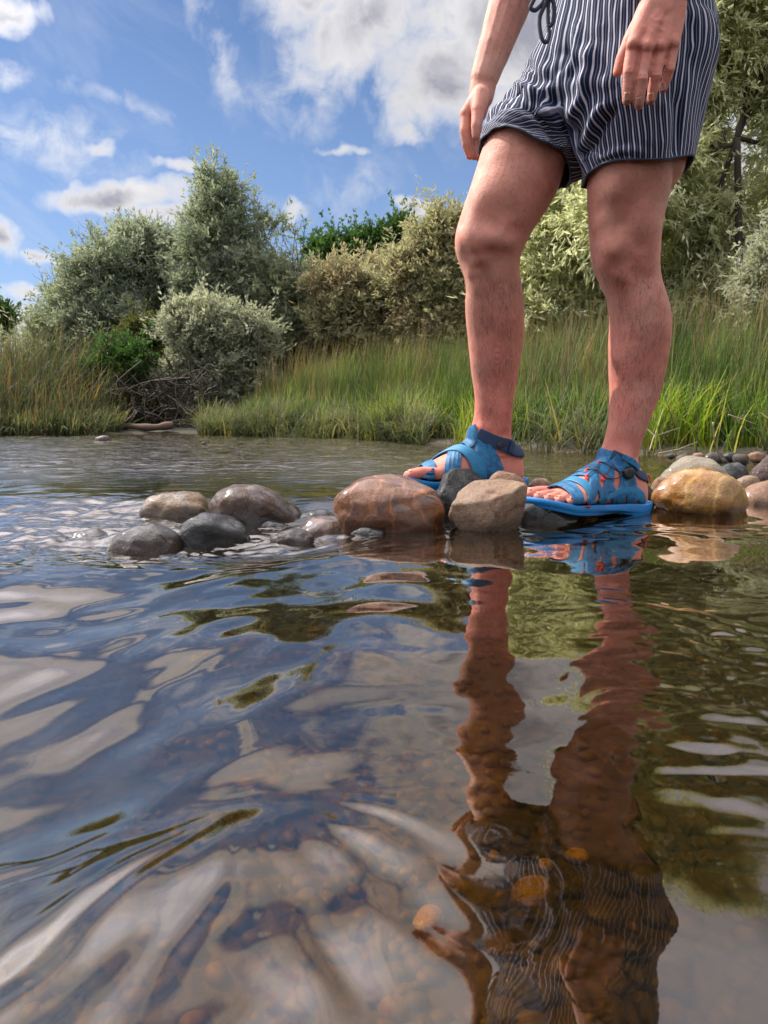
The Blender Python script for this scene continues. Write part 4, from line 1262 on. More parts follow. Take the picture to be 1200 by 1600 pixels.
def sole(root, f):
    # outline (x, y) towards the little toe positive
    out = np.array([(-.082, 0), (-.078, .020), (-.06, .034), (-.02, .038), (.03, .038), (.08, .045), (.12, .053), (.155, .054), (.185, .044), (.208, .022), (.222, -.006), (.225, -.026), (.214, -.042),
                    (.185, -.049), (.14, -.050), (.09, -.043), (.03, -.036), (-.02, -.037), (-.06, -.034), (-.078, -.020)])
    o2 = spline(np.vstack([out, out[:1]]), 121)[:-1]
    cen = np.stack([o2[:, 0], np.zeros(len(o2))], 1)
    def ring(inset, z, dz=0):
        v = o2 - np.array([.06, 0]); L = np.linalg.norm(v, axis=1)[:, None]
        p = o2 - v / L * inset
        x = p[:, 0]
        spring = .010 * sstep(.14, .225, x) + .008 * sstep(-.04, -.082, x)
        arch = .005 * np.exp(-((x - .03) / .04) ** 2) if z < -.013 else 0
        rim = dz * (.4 + .6 * np.exp(-((x + .02) / .07) ** 2) - .4 * sstep(.10, .16, x))
        return np.stack([p[:, 0], p[:, 1], np.full(len(p), z) + spring + arch + rim], 1)
    rings = [ring(.014, -.019), ring(.005, -.0186), ring(.002, -.0165), ring(.0035, -.0140), ring(-.000, -.011), ring(-.001, -.006), ring(-.0005, -.001, .005), ring(.002, .0005, .006), ring(.004, -.0005, .004), ring(.007, -.0025), ring(.03, -.003)]
    mb = MB(); loft(mb, FW(f, np.array(rings)))
    ob = mb.obj('sole', mSole, root)
    # dark footbed
    mb = MB(); loft(mb, FW(f, np.array([ring(.008, -.0028), ring(.008, -.0012), ring(.012, -.0004), ring(.05, -.0004)])))
    mb.obj('footbed', mNavy, ob)
    # tread lugs under the sole
    mb = MB()
    for x in np.arange(-.06, .2, .018):
        for y in (-.022, .0, .022):
            spring = .010 * float(sstep(.13, .225, x)) + .008 * float(sstep(-.04, -.082, x)) + .006 * math.exp(-((x - .03) / .04) ** 2)
            q = np.array([[x + sx * .006, y + sy * .008, z_ + spring] for z_ in (-.0222, -.017) for sx, sy in ((-1, -1), (1, -1), (1, 1), (-1, 1))])
            mb.add(FW(f, q), [[0, 3, 2, 1], [4, 5, 6, 7], [0, 1, 5, 4], [1, 2, 6, 5], [2, 3, 7, 6], [3, 0, 4, 7]])
    mb.obj('tread', mBlk, ob)
    return ob

def patch(root, f, tree, p, d, L, Wd, material, name, off=.006, thick=.003):
    """small raised tab lying on the foot at local point p, running along local direction d"""
    p = np.array(p, float); d = np.array(d, float); d /= np.linalg.norm(d)
    return strap(root, f, tree, [p - d * L / 2, p, p + d * L / 2], Wd, material, name, off, thick, n=8, nw=5)

tl_, tr_ = foot_form(FEET['L']), foot_form(FEET['R'])
# front sandal (his left foot)
fL = FEET['L']
sL = empty('sandal', tuple(fL['O']))
tag(sL, 'blue sandal on the front foot with black dial, laces and red tabs', 'sandal', 'blue sandals on the two feet')
n0 = len(COL.objects)
sole(sL, fL)
S = lambda *a, **kw: strap(sL, fL, tl_, *a, **kw)
S([(.150, .053, .004), (.152, .045, .026), (.150, .015, .040), (.150, -.02, .040), (.152, -.048, .02), (.150, -.05, .004)], [.022, .024, .026, .026, .024, .02], mBlue, ridges=2)
S([(.118, .052, .004), (.122, .045, .034), (.128, .015, .052), (.128, -.02, .05), (.125, -.046, .02), (.12, -.048, .004)], [.018, .016, .016, .018, .018, .018], mLight)
S([(.128, .053, .004), (.108, .046, .036), (.092, .020, .068), (.085, -.01, .074), (.08, -.04, .04), (.08, -.043, .004)], [.018, .020, .024, .024, .018, .014], mBlue)
S([(.085, .048, .004), (.098, .042, .04), (.105, .022, .062), (.112, 0, .064), (.116, -.03, .045)], [.012, .012, .014, .014, .012], mBlue)
S([(.092, .048, .004), (.068, .044, .042), (.058, .022, .082), (.056, -.005, .088), (.05, -.036, .06), (.05, -.04, .004)], [.018, .022, .034, .034, .024, .018], mBlue)
S([(.040, .044, .004), (.060, .042, .04), (.075, .030, .07), (.085, .008, .078)], [.014, .012, .014, .016], mBlue)
S([(.035, .044, .004), (.022, .042, .04), (.020, .034, .07), (.040, .018, .092)], [.030, .026, .028, .030], mBlue)
S([(-.01, .042, .004), (.0, .040, .035), (.012, .040, .065)], [.034, .030, .026], mBlue)
S([(-.045, .04, .0), (-.03, .040, .02), (.0, .042, .035), (.035, .044, .03), (.075, .046, .014)], [.012, .022, .018, .014, .010], mLight)
# tongue rising at the front of the ankle
S([(.105, .0, .068), (.08, .0, .085), (.058, .0, .098), (.048, .002, .110)], [.034, .040, .044, .040], mBlue, name='tongue', off=.003)
# collar and heel strap
S([(.048, .02, .10), (.02, .038, .088), (-.02, .040, .07), (-.055, .026, .062), (-.072, 0, .058), (-.055, -.026, .062), (-.02, -.04, .075), (.02, -.04, .09), (.048, -.018, .10)], [.020, .018, .017, .022, .024, .022, .018, .018, .020], mNavy, name='heel_strap', n=70)
S([(.030, .034, .097), (.010, .042, .088), (-.015, .043, .075)], [.010, .012, .010], mBlue, off=.0052, name='collar_strap')
patch(sL, fL, tl_, (-.060, .024, .058), (0, 0, 1), .020, .007, mRed, 'tab')
for p_, d_ in (((.070, .012, .092), (.9, .5, -.3)), ((.100, .012, .07), (.9, .4, -.4)), ((.112, .028, .055), (.7, .7, -.5)), ((.078, .036, .052), (.8, .2, -.5))):
    patch(sL, fL, tl_, p_, d_, .017, .0060, mRed, 'tab', off=.0042, thick=.0014)
patch(sL, fL, tl_, (.128, .053, -.0), (1, 0, 0), .012, .004, mRed, 'tab', off=.006)
# dial with laces
dc = FW(fL, [.018, .046, .066])
l, nn, _, _ = tl_.find_nearest(Vector(dc)); l = np.array(l); nn = np.array(nn)
mb = MB(); u, v_ = frame(nn); th_ = np.linspace(0, 2 * np.pi, 40, endpoint=False)
prof = [(.0125, .003), (.0125, .006), (.0108, .0065), (.0112, .0075), (.0112, .0125), (.0098, .0140), (.005, .0145)]
knurl = 1 + .03 * np.sign(np.sin(th_ * 20))
loft(mb, [l + nn * h_ + (np.cos(th_)[:, None] * u + np.sin(th_)[:, None] * v_) * (r_ * (knurl if .007 < h_ < .013 else 1))[..., None] if .007 < h_ < .013 else l + nn * h_ + (np.cos(th_)[:, None] * u + np.sin(th_)[:, None] * v_) * r_ for r_, h_ in prof])
mb.obj('dial', mBlk, sL)
mb = MB()
for pts in ([(.022, .044, .07), (.045, .040, .072), (.070, .012, .09)], [(.022, .044, .066), (.05, .044, .055), (.078, .036, .052)], [(.070, .012, .09), (.085, .026, .068), (.100, .012, .07)], [(.078, .036, .052), (.092, .025, .066), (.112, .028, .055)], [(.045, .03, .085), (.06, .034, .07), (.078, .036, .055)]):
    q = FW(fL, spline(pts, 24)); qq = []
    for p in q:
        l2, n2_, _, _ = tl_.find_nearest(Vector(p)); qq.append(np.array(l2) + np.array(n2_) * .0065)
    tube(mb, qq, .0010, 6)
mb.obj('lace', mBlk, sL)

# rear sandal (his right foot)
fR = FEET['R']
sR = empty('sandal', tuple(fR['O']))
tag(sR, 'blue sandal on the rear foot with wide crossing straps and navy ankle strap', 'sandal', 'blue sandals on the two feet')
sole(sR, fR)
S = lambda *a, **kw: strap(sR, fR, tr_, *a, **kw)
S([(.160, -.050, .004), (.158, -.046, .026), (.152, -.02, .040), (.148, .015, .040), (.142, .046, .024), (.138, .052, .004)], [.026, .026, .026, .026, .024, .022], mBlue, ridges=1)
patch(sR, fR, tr_, (.157, -.044, .026), (0, .5, 1), .020, .018, mNavy, 'fastener', off=.0065, thick=.0016)
S([(.105, -.047, .004), (.106, -.044, .034), (.098, -.02, .066), (.085, .01, .078), (.070, .036, .05), (.065, .045, .004)], [.042, .036, .032, .030, .030, .034], mBlue, ridges=4)
S([(.045, -.040, .004), (.050, -.040, .035), (.070, -.032, .064), (.088, -.008, .074), (.104, .02, .064), (.115, .046, .03), (.118, .05, .004)], [.036, .030, .022, .022, .024, .028, .028], mLight, ridges=3, off=.0050)
S([(.012, -.040, .020), (.028, -.040, .055), (.045, -.032, .085), (.060, -.008, .093), (.062, .02, .085), (.040, .042, .05), (.03, .044, .01)], [.050, .046, .036, .030, .028, .030, .03], mBlue, ridges=3, off=.0030)
S([(.075, -.01, .088), (.058, -.006, .098), (.048, 0, .112)], [.044, .048, .046], mBlue, name='tongue', off=.0045)
S([(.042, -.02, .105), (.015, -.038, .088), (-.025, -.040, .078), (-.058, -.024, .075), (-.072, 0, .074), (-.055, .026, .072), (-.02, .04, .072), (.02, .04, .09), (.048, .018, .10)], [.022, .026, .030, .032, .030, .026, .02, .02, .02], mNavy, name='heel_strap', n=70, off=.004)
S([(.008, -.040, .078), (-.002, -.042, .086)], [.012, .012], mBlk, name='buckle', off=.009, n=8, nw=5)
S([(-.02, -.042, .078), (-.045, -.032, .074), (-.062, -.016, .073)], [.026, .028, .028], mNavy, name='fastener', off=.0075)
S([(-.055, -.038, .004), (-.02, -.042, .012), (.02, -.040, .02), (.06, -.042, .012)], [.014, .022, .024, .012], mLight, name='strap')
# every sandal part was modelled in world coordinates: keep it there under its Empty
for root in (sL, sR):
    inv = Matrix.Translation(root.location).inverted()
    for ch in [o_ for o_ in COL.objects if o_.parent is root]:
        ch.matrix_parent_inverse = inv

# ------------------------------------------------------------------ vegetation
rg = np.random.default_rng(99)
def leaf_mat(name, c0, c1, c2=None, trans=.5, rough=.55, spec=.35):
    m, k = mat(name)
    t = k.n('ShaderNodeAttribute', attribute_name='tone').outputs['Fac']
    g = k.n('ShaderNodeNewGeometry')
    b = k.mix(t, c0, c1)
    if c2 is not None:
        n_ = k.noise(g.outputs['Position'], 1.1, 3, .6)
        b = k.mix(k.mr(n_.outputs[0], .48, .62, 0, .8), b, c2)
    pr = k.n('ShaderNodeBsdfPrincipled', {'Base Color': b, 'Roughness': rough, 'Specular IOR Level': spec})
    tl = k.n('ShaderNodeBsdfTranslucent', {'Color': k.mix(.5, b, k.mix(1.0, b, (1.25, 1.25, .7), 'MULTIPLY'))})
    fin(k, k.n('ShaderNodeMixShader', {0: trans, 1: pr.outputs[0], 2: tl.outputs[0]}))
    return m
LM = {
    'olive': leaf_mat('silver_olive_leaves', (.19, .22, .14), (.45, .47, .34), (.28, .31, .20)),
    'grey': leaf_mat('grey_green_leaves', (.18, .22, .155), (.42, .46, .36), (.25, .29, .19)),
    'pale': leaf_mat('pale_silver_leaves', (.26, .28, .20), (.50, .51, .40)),
    'warm': leaf_mat('warm_olive_leaves', (.26, .25, .14), (.50, .48, .31), (.38, .29, .19)),
    'willow': leaf_mat('willow_leaves', (.46, .48, .30), (.80, .80, .60), (.62, .64, .42), trans=.62),
    'green': leaf_mat('deep_green_leaves', (.03, .075, .015), (.08, .16, .035)),
    'dull': leaf_mat('olive_brown_leaves', (.06, .075, .02), (.14, .14, .045)),
}
bark = simple('bark', (.055, .042, .032), .9, bump=.9, bscale=60, var=.2)
barkg = simple('grey_bark', (.14, .125, .105), .9, bump=.8, bscale=60, var=.2)

def unit(v): return v / (np.linalg.norm(v, axis=-1, keepdims=True) + 1e-9)
def leaves(base, dirs, L, Wd, tone):
    n = len(base)
    side = unit(np.cross(dirs, rg.normal(size=(n, 3))))
    nn = unit(np.cross(side, dirs))
    mid = base + dirs * (L * .45)[:, None] + nn * (L * .06)[:, None]
    q = np.stack([base, mid - side * Wd[:, None], base + dirs * L[:, None], mid + side * Wd[:, None]], 1).reshape(-1, 3)
    return q, np.arange(n * 4).reshape(n, 4), np.repeat(tone, 4)

def crown(name, lobes, n_clump, per, L, Wd, m, root, clump_r=.28, up_bias=.5, droop=0.0, shell=.55, seed=0, thin=1.0):
    """lobes: (centre, radii) world; clumps of leafy sprays scattered through the lobes' volume, denser outside"""
    g = np.random.default_rng(seed)
    vol = np.array([np.prod(r) ** .67 for _, r in lobes]); vol /= vol.sum()
    cs = []; outd = []
    for (c, r), f_ in zip(lobes, vol):
        n = max(3, int(n_clump * f_))
        d = unit(g.normal(size=(n, 3)))
        rad = g.uniform(shell ** 3, 1.08, n) ** (1 / 3) * np.where(g.uniform(size=n) < .10, g.uniform(1.08, 1.30, n), 1.0)
        lump = 1 + .30 * gn(d[:, 0] * 2.2 + c[0] * 3, d[:, 1] * 2.2 + c[1], d[:, 2] * 2.2 + c[2])
        p = np.asarray(c) + d * np.asarray(r) * (rad * lump)[:, None]
        cs.append(p); outd.append(d)
    cs = np.concatenate(cs); outd = np.concatenate(outd)
    cs[:, 2] = np.maximum(cs[:, 2], .12)
    nc = len(cs)
    crs = clump_r * g.uniform(.6, 1.35, nc)
    ns = 9                                   # sprays per clump
    ci = np.repeat(np.arange(nc), ns)
    sd = unit(outd[ci] * .55 + np.array([0, 0, up_bias]) + g.normal(0, .62, (len(ci), 3)))
    sl_ = crs[ci] * g.uniform(.5, 1.2, len(ci)) * (1 + 1.3 * g.uniform(size=len(ci)) ** 5)
    sb = cs[ci] + g.normal(0, .30, (len(ci), 3)) * crs[ci][:, None]
    # leaves along each spray
    pl_ = max(2, per // ns)
    li = np.repeat(np.arange(len(ci)), pl_)
    t = g.uniform(0, 1, len(li))
    pos = sb[li] + sd[li] * (sl_[li] * t)[:, None]
    pos[:, 2] -= droop * (sl_[li] * t) ** 1.6
    ld = unit(sd[li] * .8 + g.normal(0, .55, (len(li), 3)) - np.array([0, 0, droop * .8]))
    pos += g.normal(0, .018, pos.shape)
    ct = g.uniform(0, 1, nc)
    tone = np.clip(.5 * ct[ci][li] + .5 * g.uniform(0, 1, len(li)), 0, 1)
    Ls = L * g.uniform(.5, 1.4, len(li)); Ws = Wd * g.uniform(.7, 1.2, len(li))
    q, fc, tn = leaves(pos, ld, Ls, Ws, tone)
    o = mesh_np(name, q, fc, LM[m], None, False, {'tone': tn})
    attach(o, root)
    return cs, sb, sd, sl_

def limbs(root, base, cs, m, r0, seed, n_main=5, fork=None, wob=.12):
    """trunk forking into limbs that reach the clump centres"""
    g = np.random.default_rng(seed)
    base = np.asarray(base, float)
    mb = MB()
    top = cs.mean(0)
    f0 = base + (top - base) * .35 if fork is None else np.asarray(fork, float)
    tk = spline([base - [0, 0, .15], base + (f0 - base) * .5 + g.normal(0, .05, 3), f0], 14)
    tr_ = MB(); tube(tr_, tk, np.linspace(r0 * 1.15, r0 * .75, 14), 10)
    ob = tr_.obj('trunk', m); attach(ob, root)
    km = cs[g.choice(len(cs), min(n_main, len(cs)), replace=False)]
    for _ in range(4):
        a = ((cs[:, None] - km[None]) ** 2).sum(2).argmin(1)
        km = np.array([cs[a == i].mean(0) if (a == i).any() else km[i] for i in range(len(km))])
    mb2 = MB()
    for i, kk in enumerate(km):
        end = f0 + (kk - f0) * .85
        L_ = np.linalg.norm(end - f0)
        q = spline([f0, f0 + (end - f0) * .4 + g.normal(0, wob * L_, 3) * .7, f0 + (end - f0) * .75 + g.normal(0, wob * L_, 3) * .5, end], 16)
        tube(mb2, q, np.linspace(r0 * .62, r0 * .2, 16), 7)
        mem = np.where(a == i)[0]
        for j in mem:
            s = q[g.integers(5, 16)]
            e = cs[j]; d_ = np.linalg.norm(e - s)
            tube(mb2, spline([s, (s + e) / 2 + g.normal(0, .10 * d_, 3), e], 6), np.linspace(r0 * .14, r0 * .04, 6), 4, False)
    ob2 = mb2.obj('branches', m); attach(ob2, root)

def Lb(px, py, rx, ry, Y, dr=.7):
    s = Y / F
    e_ = .20 * F / Y; rx = max(rx * .55, rx - e_); ry = max(ry * .55, ry - e_)
    py = py + e_ * .35
    return (P(px, py, Y), np.array([rx * s, max(rx, ry) * s * dr, ry * s]))
def tree(name, label, cat, bpx, Y, lob, n, per, L, Wd, m, bk=bark, r0=.07, seed=1, group='silvery trees along the far bank', cr=.28, n_main=6, fork=None, **kw):
    x = P(bpx, 660, Y)[0]
    z = float(ground_z(x, Y))
    root = empty(name, (x, Y, z))
    tag(root, label, cat, group)
    lobes = [Lb(*l[:4], Y + (l[4] if len(l) > 4 else 0)) for l in lob]
    cs, *_ = crown('crown', lobes, n, per, L, Wd, m, root, clump_r=cr, seed=seed, **kw)
    limbs(root, (x, Y, z), cs, bk, r0, seed, n_main, None if fork is None else P(*fork), wob=.12 if fork is None else .22)
    return root

# left mass
tree('silver_tree', 'tallest silver green tree on the left, its narrow top rising above all the others', 'tree', 345, 12.0,
     [(340, 312, 42, 50), (328, 282, 22, 30), (385, 305, 20, 16), (415, 350, 32, 22), (335, 370, 70, 55), (370, 430, 90, 60), (320, 455, 70, 60)], 300, 170, .085, .014, 'grey', r0=.09, seed=11, cr=.25, shell=.35)
tree('silver_tree', 'broad grey green tree left of the tallest one, with bare twigs on its shoulder', 'tree', 215, 12.6,
     [(200, 400, 75, 55), (240, 380, 50, 40), (150, 440, 60, 55), (190, 500, 100, 70), (275, 430, 60, 60)], 330, 170, .085, .014, 'grey', r0=.09, seed=12, cr=.26)
tree('silver_tree', 'low grey green tree sloping down to the reeds at the far left', 'tree', 110, 13.0,
     [(105, 480, 45, 50), (85, 530, 45, 55), (150, 540, 70, 60), (60, 510, 28, 24)], 200, 160, .085, .014, 'olive', r0=.07, seed=13, cr=.26)
tree('silver_bush', 'pale silver bush low in front of the tallest tree, leaning over the dark cove', 'bush', 320, 10.4,
     [(330, 520, 75, 55), (290, 490, 45, 38), (370, 560, 60, 55), (290, 580, 50, 38), (350, 605, 62, 40), (400, 520, 40, 50), (270, 615, 40, 26), (320, 630, 50, 22)], 330, 170, .075, .014, 'pale', r0=.05, seed=14, cr=.20)
tree('silver_tree', 'rounded grey green tree right of the tallest one', 'tree', 450, 11.8,
     [(450, 470, 62, 62), (485, 500, 52, 60), (420, 520, 60, 60), (480, 550, 60, 45), (410, 430, 40, 30)], 280, 170, .085, .014, 'olive', r0=.08, seed=15, cr=.25)
tree('green_shrub', 'deep green shrub at the left side of the dark cove', 'shrub', 160, 10.0,
     [(165, 575, 50, 42), (130, 605, 34, 40), (200, 560, 34, 34), (160, 615, 40, 34)], 150, 170, .06, .016, 'green', r0=.03, seed=16, cr=.18, group='green shrubs by the cove')
tree('green_shrub', 'olive brown shrub between the deep green shrub and the pale silver bush', 'shrub', 215, 10.8,
     [(215, 525, 42, 34), (235, 565, 34, 40)], 90, 150, .06, .015, 'dull', r0=.03, seed=17, cr=.18, group='green shrubs by the cove')
tree('silver_tree', 'dusky tree filling the gap behind the cove and the left reeds', 'tree', 150, 15.5,
     [(40, 580, 90, 50), (150, 590, 120, 60), (260, 590, 110, 60), (-60, 575, 80, 60), (380, 590, 110, 60)], 260, 150, .11, .022, 'olive', r0=.07, seed=33, cr=.34)
tree('olive_tree', 'low dusky olive thicket closing the gap above the reeds behind the legs', 'thicket', 800, 12.5,
     [(560, 585, 80, 40), (680, 585, 90, 40), (800, 580, 90, 45), (920, 575, 90, 45), (1040, 570, 90, 45)], 260, 150, .11, .022, 'warm', r0=.06, seed=44, cr=.32)
# middle
tree('olive_tree', 'warm tan olive tree between the rounded tree and the rear knee', 'tree', 560, 11.4,
     [(520, 440, 50, 40), (570, 450, 60, 50), (600, 480, 60, 60), (530, 500, 60, 50), (600, 530, 80, 40)], 300, 160, .085, .015, 'warm', r0=.08, seed=18, cr=.25)
tree('olive_tree', 'tall olive tree behind the rear leg, its top just under the small cloud', 'tree', 670, 10.8,
     [(665, 380, 50, 40), (700, 360, 45, 34), (640, 430, 55, 50), (700, 440, 60, 60), (680, 500, 80, 50), (740, 400, 60, 60), (755, 480, 60, 60), (690, 340, 20, 18)], 420, 160, .085, .015, 'warm', r0=.08, seed=19, cr=.25)
tree('dark_tree', 'dark green tree with a flat rounded top far behind the tan olive tree', 'tree', 545, 30,
     [(525, 396, 36, 22), (565, 393, 34, 20), (545, 418, 60, 24), (500, 408, 22, 14)], 220, 200, .17, .045, 'green', r0=.25, seed=20, cr=.55, group='dark trees far behind')
tree('dark_tree', 'dark green tree top peeping out beside the tall olive tree', 'tree', 625, 30,
     [(628, 365, 22, 18), (615, 392, 26, 26), (590, 405, 22, 20)], 120, 200, .17, .045, 'green', r0=.25, seed=21, cr=.5, group='dark trees far behind')
tree('dark_tree', 'tiny dark tree low above the reeds at the left edge', 'tree', 2, 26,
     [(0, 495, 12, 20), (-20, 500, 18, 26)], 50, 160, .17, .045, 'green', r0=.15, seed=22, cr=.4, group='dark trees far behind')
# right: willows close behind the reeds
tree('willow_tree', 'large willow behind the person, its dark forked trunk showing at the right', 'tree', 1150, 8.2,
     [(1120, 20, 110, 80, 0), (1200, 70, 80, 80, 0), (1085, 120, 50, 80, .2), (1100, 330, 90, 80, .3), (1020, 250, 90, 80), (1200, 400, 60, 60, .5), (1240, 200, 40, 90), (960, 330, 80, 70), (1090, 235, 50, 50, .6), (1195, 300, 30, 40, .6), (1290, 120, 90, 130),
      (1150, -80, 170, 80), (1300, 300, 80, 80), (1130, 450, 90, 60, .2), (1150, 110, 40, 40, .6)], 900, 190, .10, .011, 'willow', r0=.042, seed=23, cr=.30, n_main=6, fork=(1152, 215, 7.9), up_bias=.1, droop=.55, shell=.2, group='willows on the right bank')
tree('willow_tree', 'willow seen between the two legs with drooping pale leaves', 'tree', 880, 9.0,
     [(870, 330, 70, 60), (900, 400, 80, 60), (850, 440, 70, 60), (930, 470, 80, 50), (830, 490, 60, 50), (880, 270, 60, 60)], 420, 190, .10, .012, 'willow', r0=.07, seed=24, cr=.28, up_bias=.1, droop=.5, group='willows on the right bank')
tree('willow_tree', 'willow low behind the front leg above the reeds', 'tree', 1050, 9.4,
     [(1000, 430, 80, 60), (1070, 450, 80, 50), (1100, 500, 80, 34), (980, 500, 70, 40), (1160, 480, 60, 50)], 330, 170, .10, .012, 'warm', r0=.06, seed=25, cr=.28, up_bias=.2, droop=.4, group='willows on the right bank')
tree('willow_tree', 'bright pale willow spray at the right edge, nearest of the willows', 'tree', 1225, 6.6,
     [(1200, 440, 42, 50), (1230, 400, 50, 60), (1225, 480, 55, 40)], 110, 190, .08, .011, 'pale', r0=.04, seed=26, cr=.20, up_bias=.1, droop=.4, group='willows on the right bank')
tree('willow_tree', 'willow beyond the right edge of the picture', 'tree', 1480, 8.0,
     [(1450, 200, 130, 150), (1420, 400, 130, 110), (1560, 300, 130, 160)], 260, 150, .11, .016, 'willow', r0=.09, seed=27, cr=.34, up_bias=.1, droop=.4, group='willows on the right bank')

# bare twigs
def bare(label, bpx, bpy, Y, tips, seed, r=.010, name='bare_sapling', cat='sapling'):
    b = P(bpx, bpy, Y)
    root = empty(name, (b[0], Y, float(ground_z(b[0], Y))))
    tag(root, label, cat)
    g = np.random.default_rng(seed); mb = MB()
    g0 = np.array([b[0], Y, float(ground_z(b[0], Y)) - .05])
    tube(mb, spline([g0, (g0 + b) / 2 + g.normal(0, .06, 3), b], 12), np.linspace(r * 2.2, r * 1.4, 12), 6)
    attach(mb.obj('trunk', bark), root); mb = MB()
    for (tx, ty) in tips:
        t_ = P(tx, ty, Y + g.uniform(-.3, .3)); L_ = np.linalg.norm(t_ - b)
        q = spline([b, b + (t_ - b) * .5 + g.normal(0, .06 * L_, 3), t_], 12)
        tube(mb, q, np.linspace(r * .8, r * .25, 12), 4, False)
        for j in range(7):
            s = q[g.integers(3, 11)]; d_ = unit((t_ - b) + g.normal(0, .5 * L_, 3)) * L_ * g.uniform(.18, .4)
            tube(mb, [s, s + d_ * .5 + g.normal(0, .02, 3), s + d_], [r * .35, r * .25, r * .15], 3, False)
    attach(mb.obj('branches', bark), root)
bare('bare grey sapling with fine twigs against the sky beside the dark flat topped tree', 462, 440, 11.6, [(455, 345), (475, 352), (440, 370), (485, 372), (462, 360)], 5)
bare('dead twigs sticking out of the broad grey green tree into the sky', 165, 420, 12.4, [(118, 360), (135, 352), (150, 345), (120, 390), (105, 400), (180, 340)], 6)
bare('dead twigs standing out above the low tree at the far left', 95, 470, 12.8, [(65, 425), (80, 415), (55, 450), (100, 410)], 8)
bare('thin bare stems poking above the broad grey tree beside the tallest tree', 250, 390, 12.5, [(232, 340), (245, 335), (258, 345), (225, 350)], 9)

# dark tangle of dead branches in the cove
root = empty('dead_branches', tuple(P(230, 655, 9.6))); tag(root, 'dark tangle of dead branches over the shaded cove under the silver bush', 'branches')
mb = MB(); g = np.random.default_rng(4)
for i in range(150):
    a = P(g.uniform(170, 330), g.uniform(590, 662), 9.6 + g.uniform(-.5, .5)); d_ = unit(g.normal(size=3) * [1, .6, .7] + [0, 0, -.1]) * g.uniform(.2, .8)
    tube(mb, spline([a - d_ / 2, a + g.normal(0, .06, 3), a + d_ / 2], 7), np.linspace(.010, .003, 7) * g.uniform(.6, 1.6), 4, False)
attach(mb.obj('branches', bark), root)
root = empty('driftwood', tuple(P(200, 668, 8.8))); tag(root, 'brown driftwood log lying at the waterline in the dark cove', 'log')
mb = MB()
tube(mb, spline([P(150, 660, 8.9), P(185, 664, 8.8), P(235, 668, 8.7), P(270, 664, 8.8)], 24), np.linspace(.03, .045, 24) + .006 * np.sin(np.arange(24)), 8)
tube(mb, spline([P(190, 664, 8.8), P(205, 652, 8.7), P(212, 640, 8.7)], 8), np.linspace(.02, .008, 8), 6)
attach(mb.obj('stem', simple('driftwood', (.12, .075, .05), .85, bump=.8, bscale=80)), root)

# reeds and grass (nobody could count them)
def blades(name, xy, h, wd, lean, m, label, cat, seed, bend=.35, ztop=None, segs=4):
    g = np.random.default_rng(seed)
    n = len(xy)
    z0 = ground_z(xy[:, 0], xy[:, 1]) - .02
    a = g.uniform(0, 2 * np.pi, n)
    dirv = np.stack([np.cos(a), np.sin(a), np.zeros(n)], 1)
    ln = lean * np.abs(g.normal(0, 1, n)) + .02
    wind = np.array([.05, 0, 0])
    s = np.linspace(0, 1, segs + 1)
    hh = h * g.uniform(.55, 1.12, n)
    bd = bend * g.uniform(0, 1, n) ** 2
    side = np.stack([-np.sin(a + g.normal(0, .8, n)), np.cos(a), np.zeros(n)], 1)
    V = []; T = []
    tn = g.uniform(0, 1, n)
    for i, t in enumerate(s):
        c = np.stack([xy[:, 0], xy[:, 1], z0], 1) + dirv * (hh * (ln * t + bd * t ** 2.5))[:, None] + np.array([0, 0, 1.]) * (hh * (t - bd * .7 * t ** 3))[:, None] + wind * (hh * t * t)[:, None]
        wv = wd * (1 - t ** 1.6 * .92) * (.7 + .6 * tn)
        V += [c - side * wv[:, None], c + side * wv[:, None]]
        T += [np.full(n, t)] * 2
    V = np.stack(V, 1); T = np.stack(T, 1)
    k_ = 2 * (segs + 1)
    i0 = np.arange(n)[:, None] * k_
    Fc = np.concatenate([i0 + np.array([2 * j, 2 * j + 1, 2 * j + 3, 2 * j + 2]) for j in range(segs)])
    o = mesh_np(name, V.reshape(-1, 3), Fc, m, None, False, {'h': T.ravel(), 'tone': np.repeat(tn, k_)})
    if label: tag(o, label, cat, kind='stuff')
    return o
def grass_mat(name, base, mid, tip, alt, trans=.5, split=.7, dk=.75):
    m, k = mat(name)
    h = k.n('ShaderNodeAttribute', attribute_name='h').outputs['Fac']; t = k.n('ShaderNodeAttribute', attribute_name='tone').outputs['Fac']
    b = k.ramp(h, [(0, base), (.35, mid), (split, mid), (1, tip)])
    b = k.mix(k.mr(t, .68, .85, 0, .8), b, alt)
    g = k.n('ShaderNodeNewGeometry').outputs['Position']
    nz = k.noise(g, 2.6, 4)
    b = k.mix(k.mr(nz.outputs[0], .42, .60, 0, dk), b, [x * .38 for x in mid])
    pr = k.n('ShaderNodeBsdfPrincipled', {'Base Color': b, 'Roughness': .5, 'Specular IOR Level': .3})
    tl = k.n('ShaderNodeBsdfTranslucent', {'Color': k.mix(1.0, b, (1.35, 1.4, .7), 'MULTIPLY')})
    fin(k, k.n('ShaderNodeMixShader', {0: trans, 1: pr.outputs[0], 2: tl.outputs[0]}))
    return m
def scatter(n, x0, x1, d0, d1, seed, cond=None, clump=0):
    """points on the bank, d0..d1 metres behind the waterline"""
    g = np.random.default_rng(seed); out = []
    while sum(map(len, out)) < n:
        x = g.uniform(x0, x1, n * 3); y = g.uniform(-3, 16, n * 3)
        d = bank_d(x, y)
        ok = (d > d0) & (d < d1)
        if clump: ok &= (fbm(x * clump, y * clump, 1, 2) > g.normal(-.1, .22, len(x)))
        if cond is not None: ok &= cond(x, y)
        out.append(np.stack([x[ok], y[ok]], 1))
    return np.concatenate(out)[:n]
gm1 = grass_mat('reed_blades', (.20, .24, .02), (.048, .130, .014), (.20, .19, .10), (.20, .23, .11))
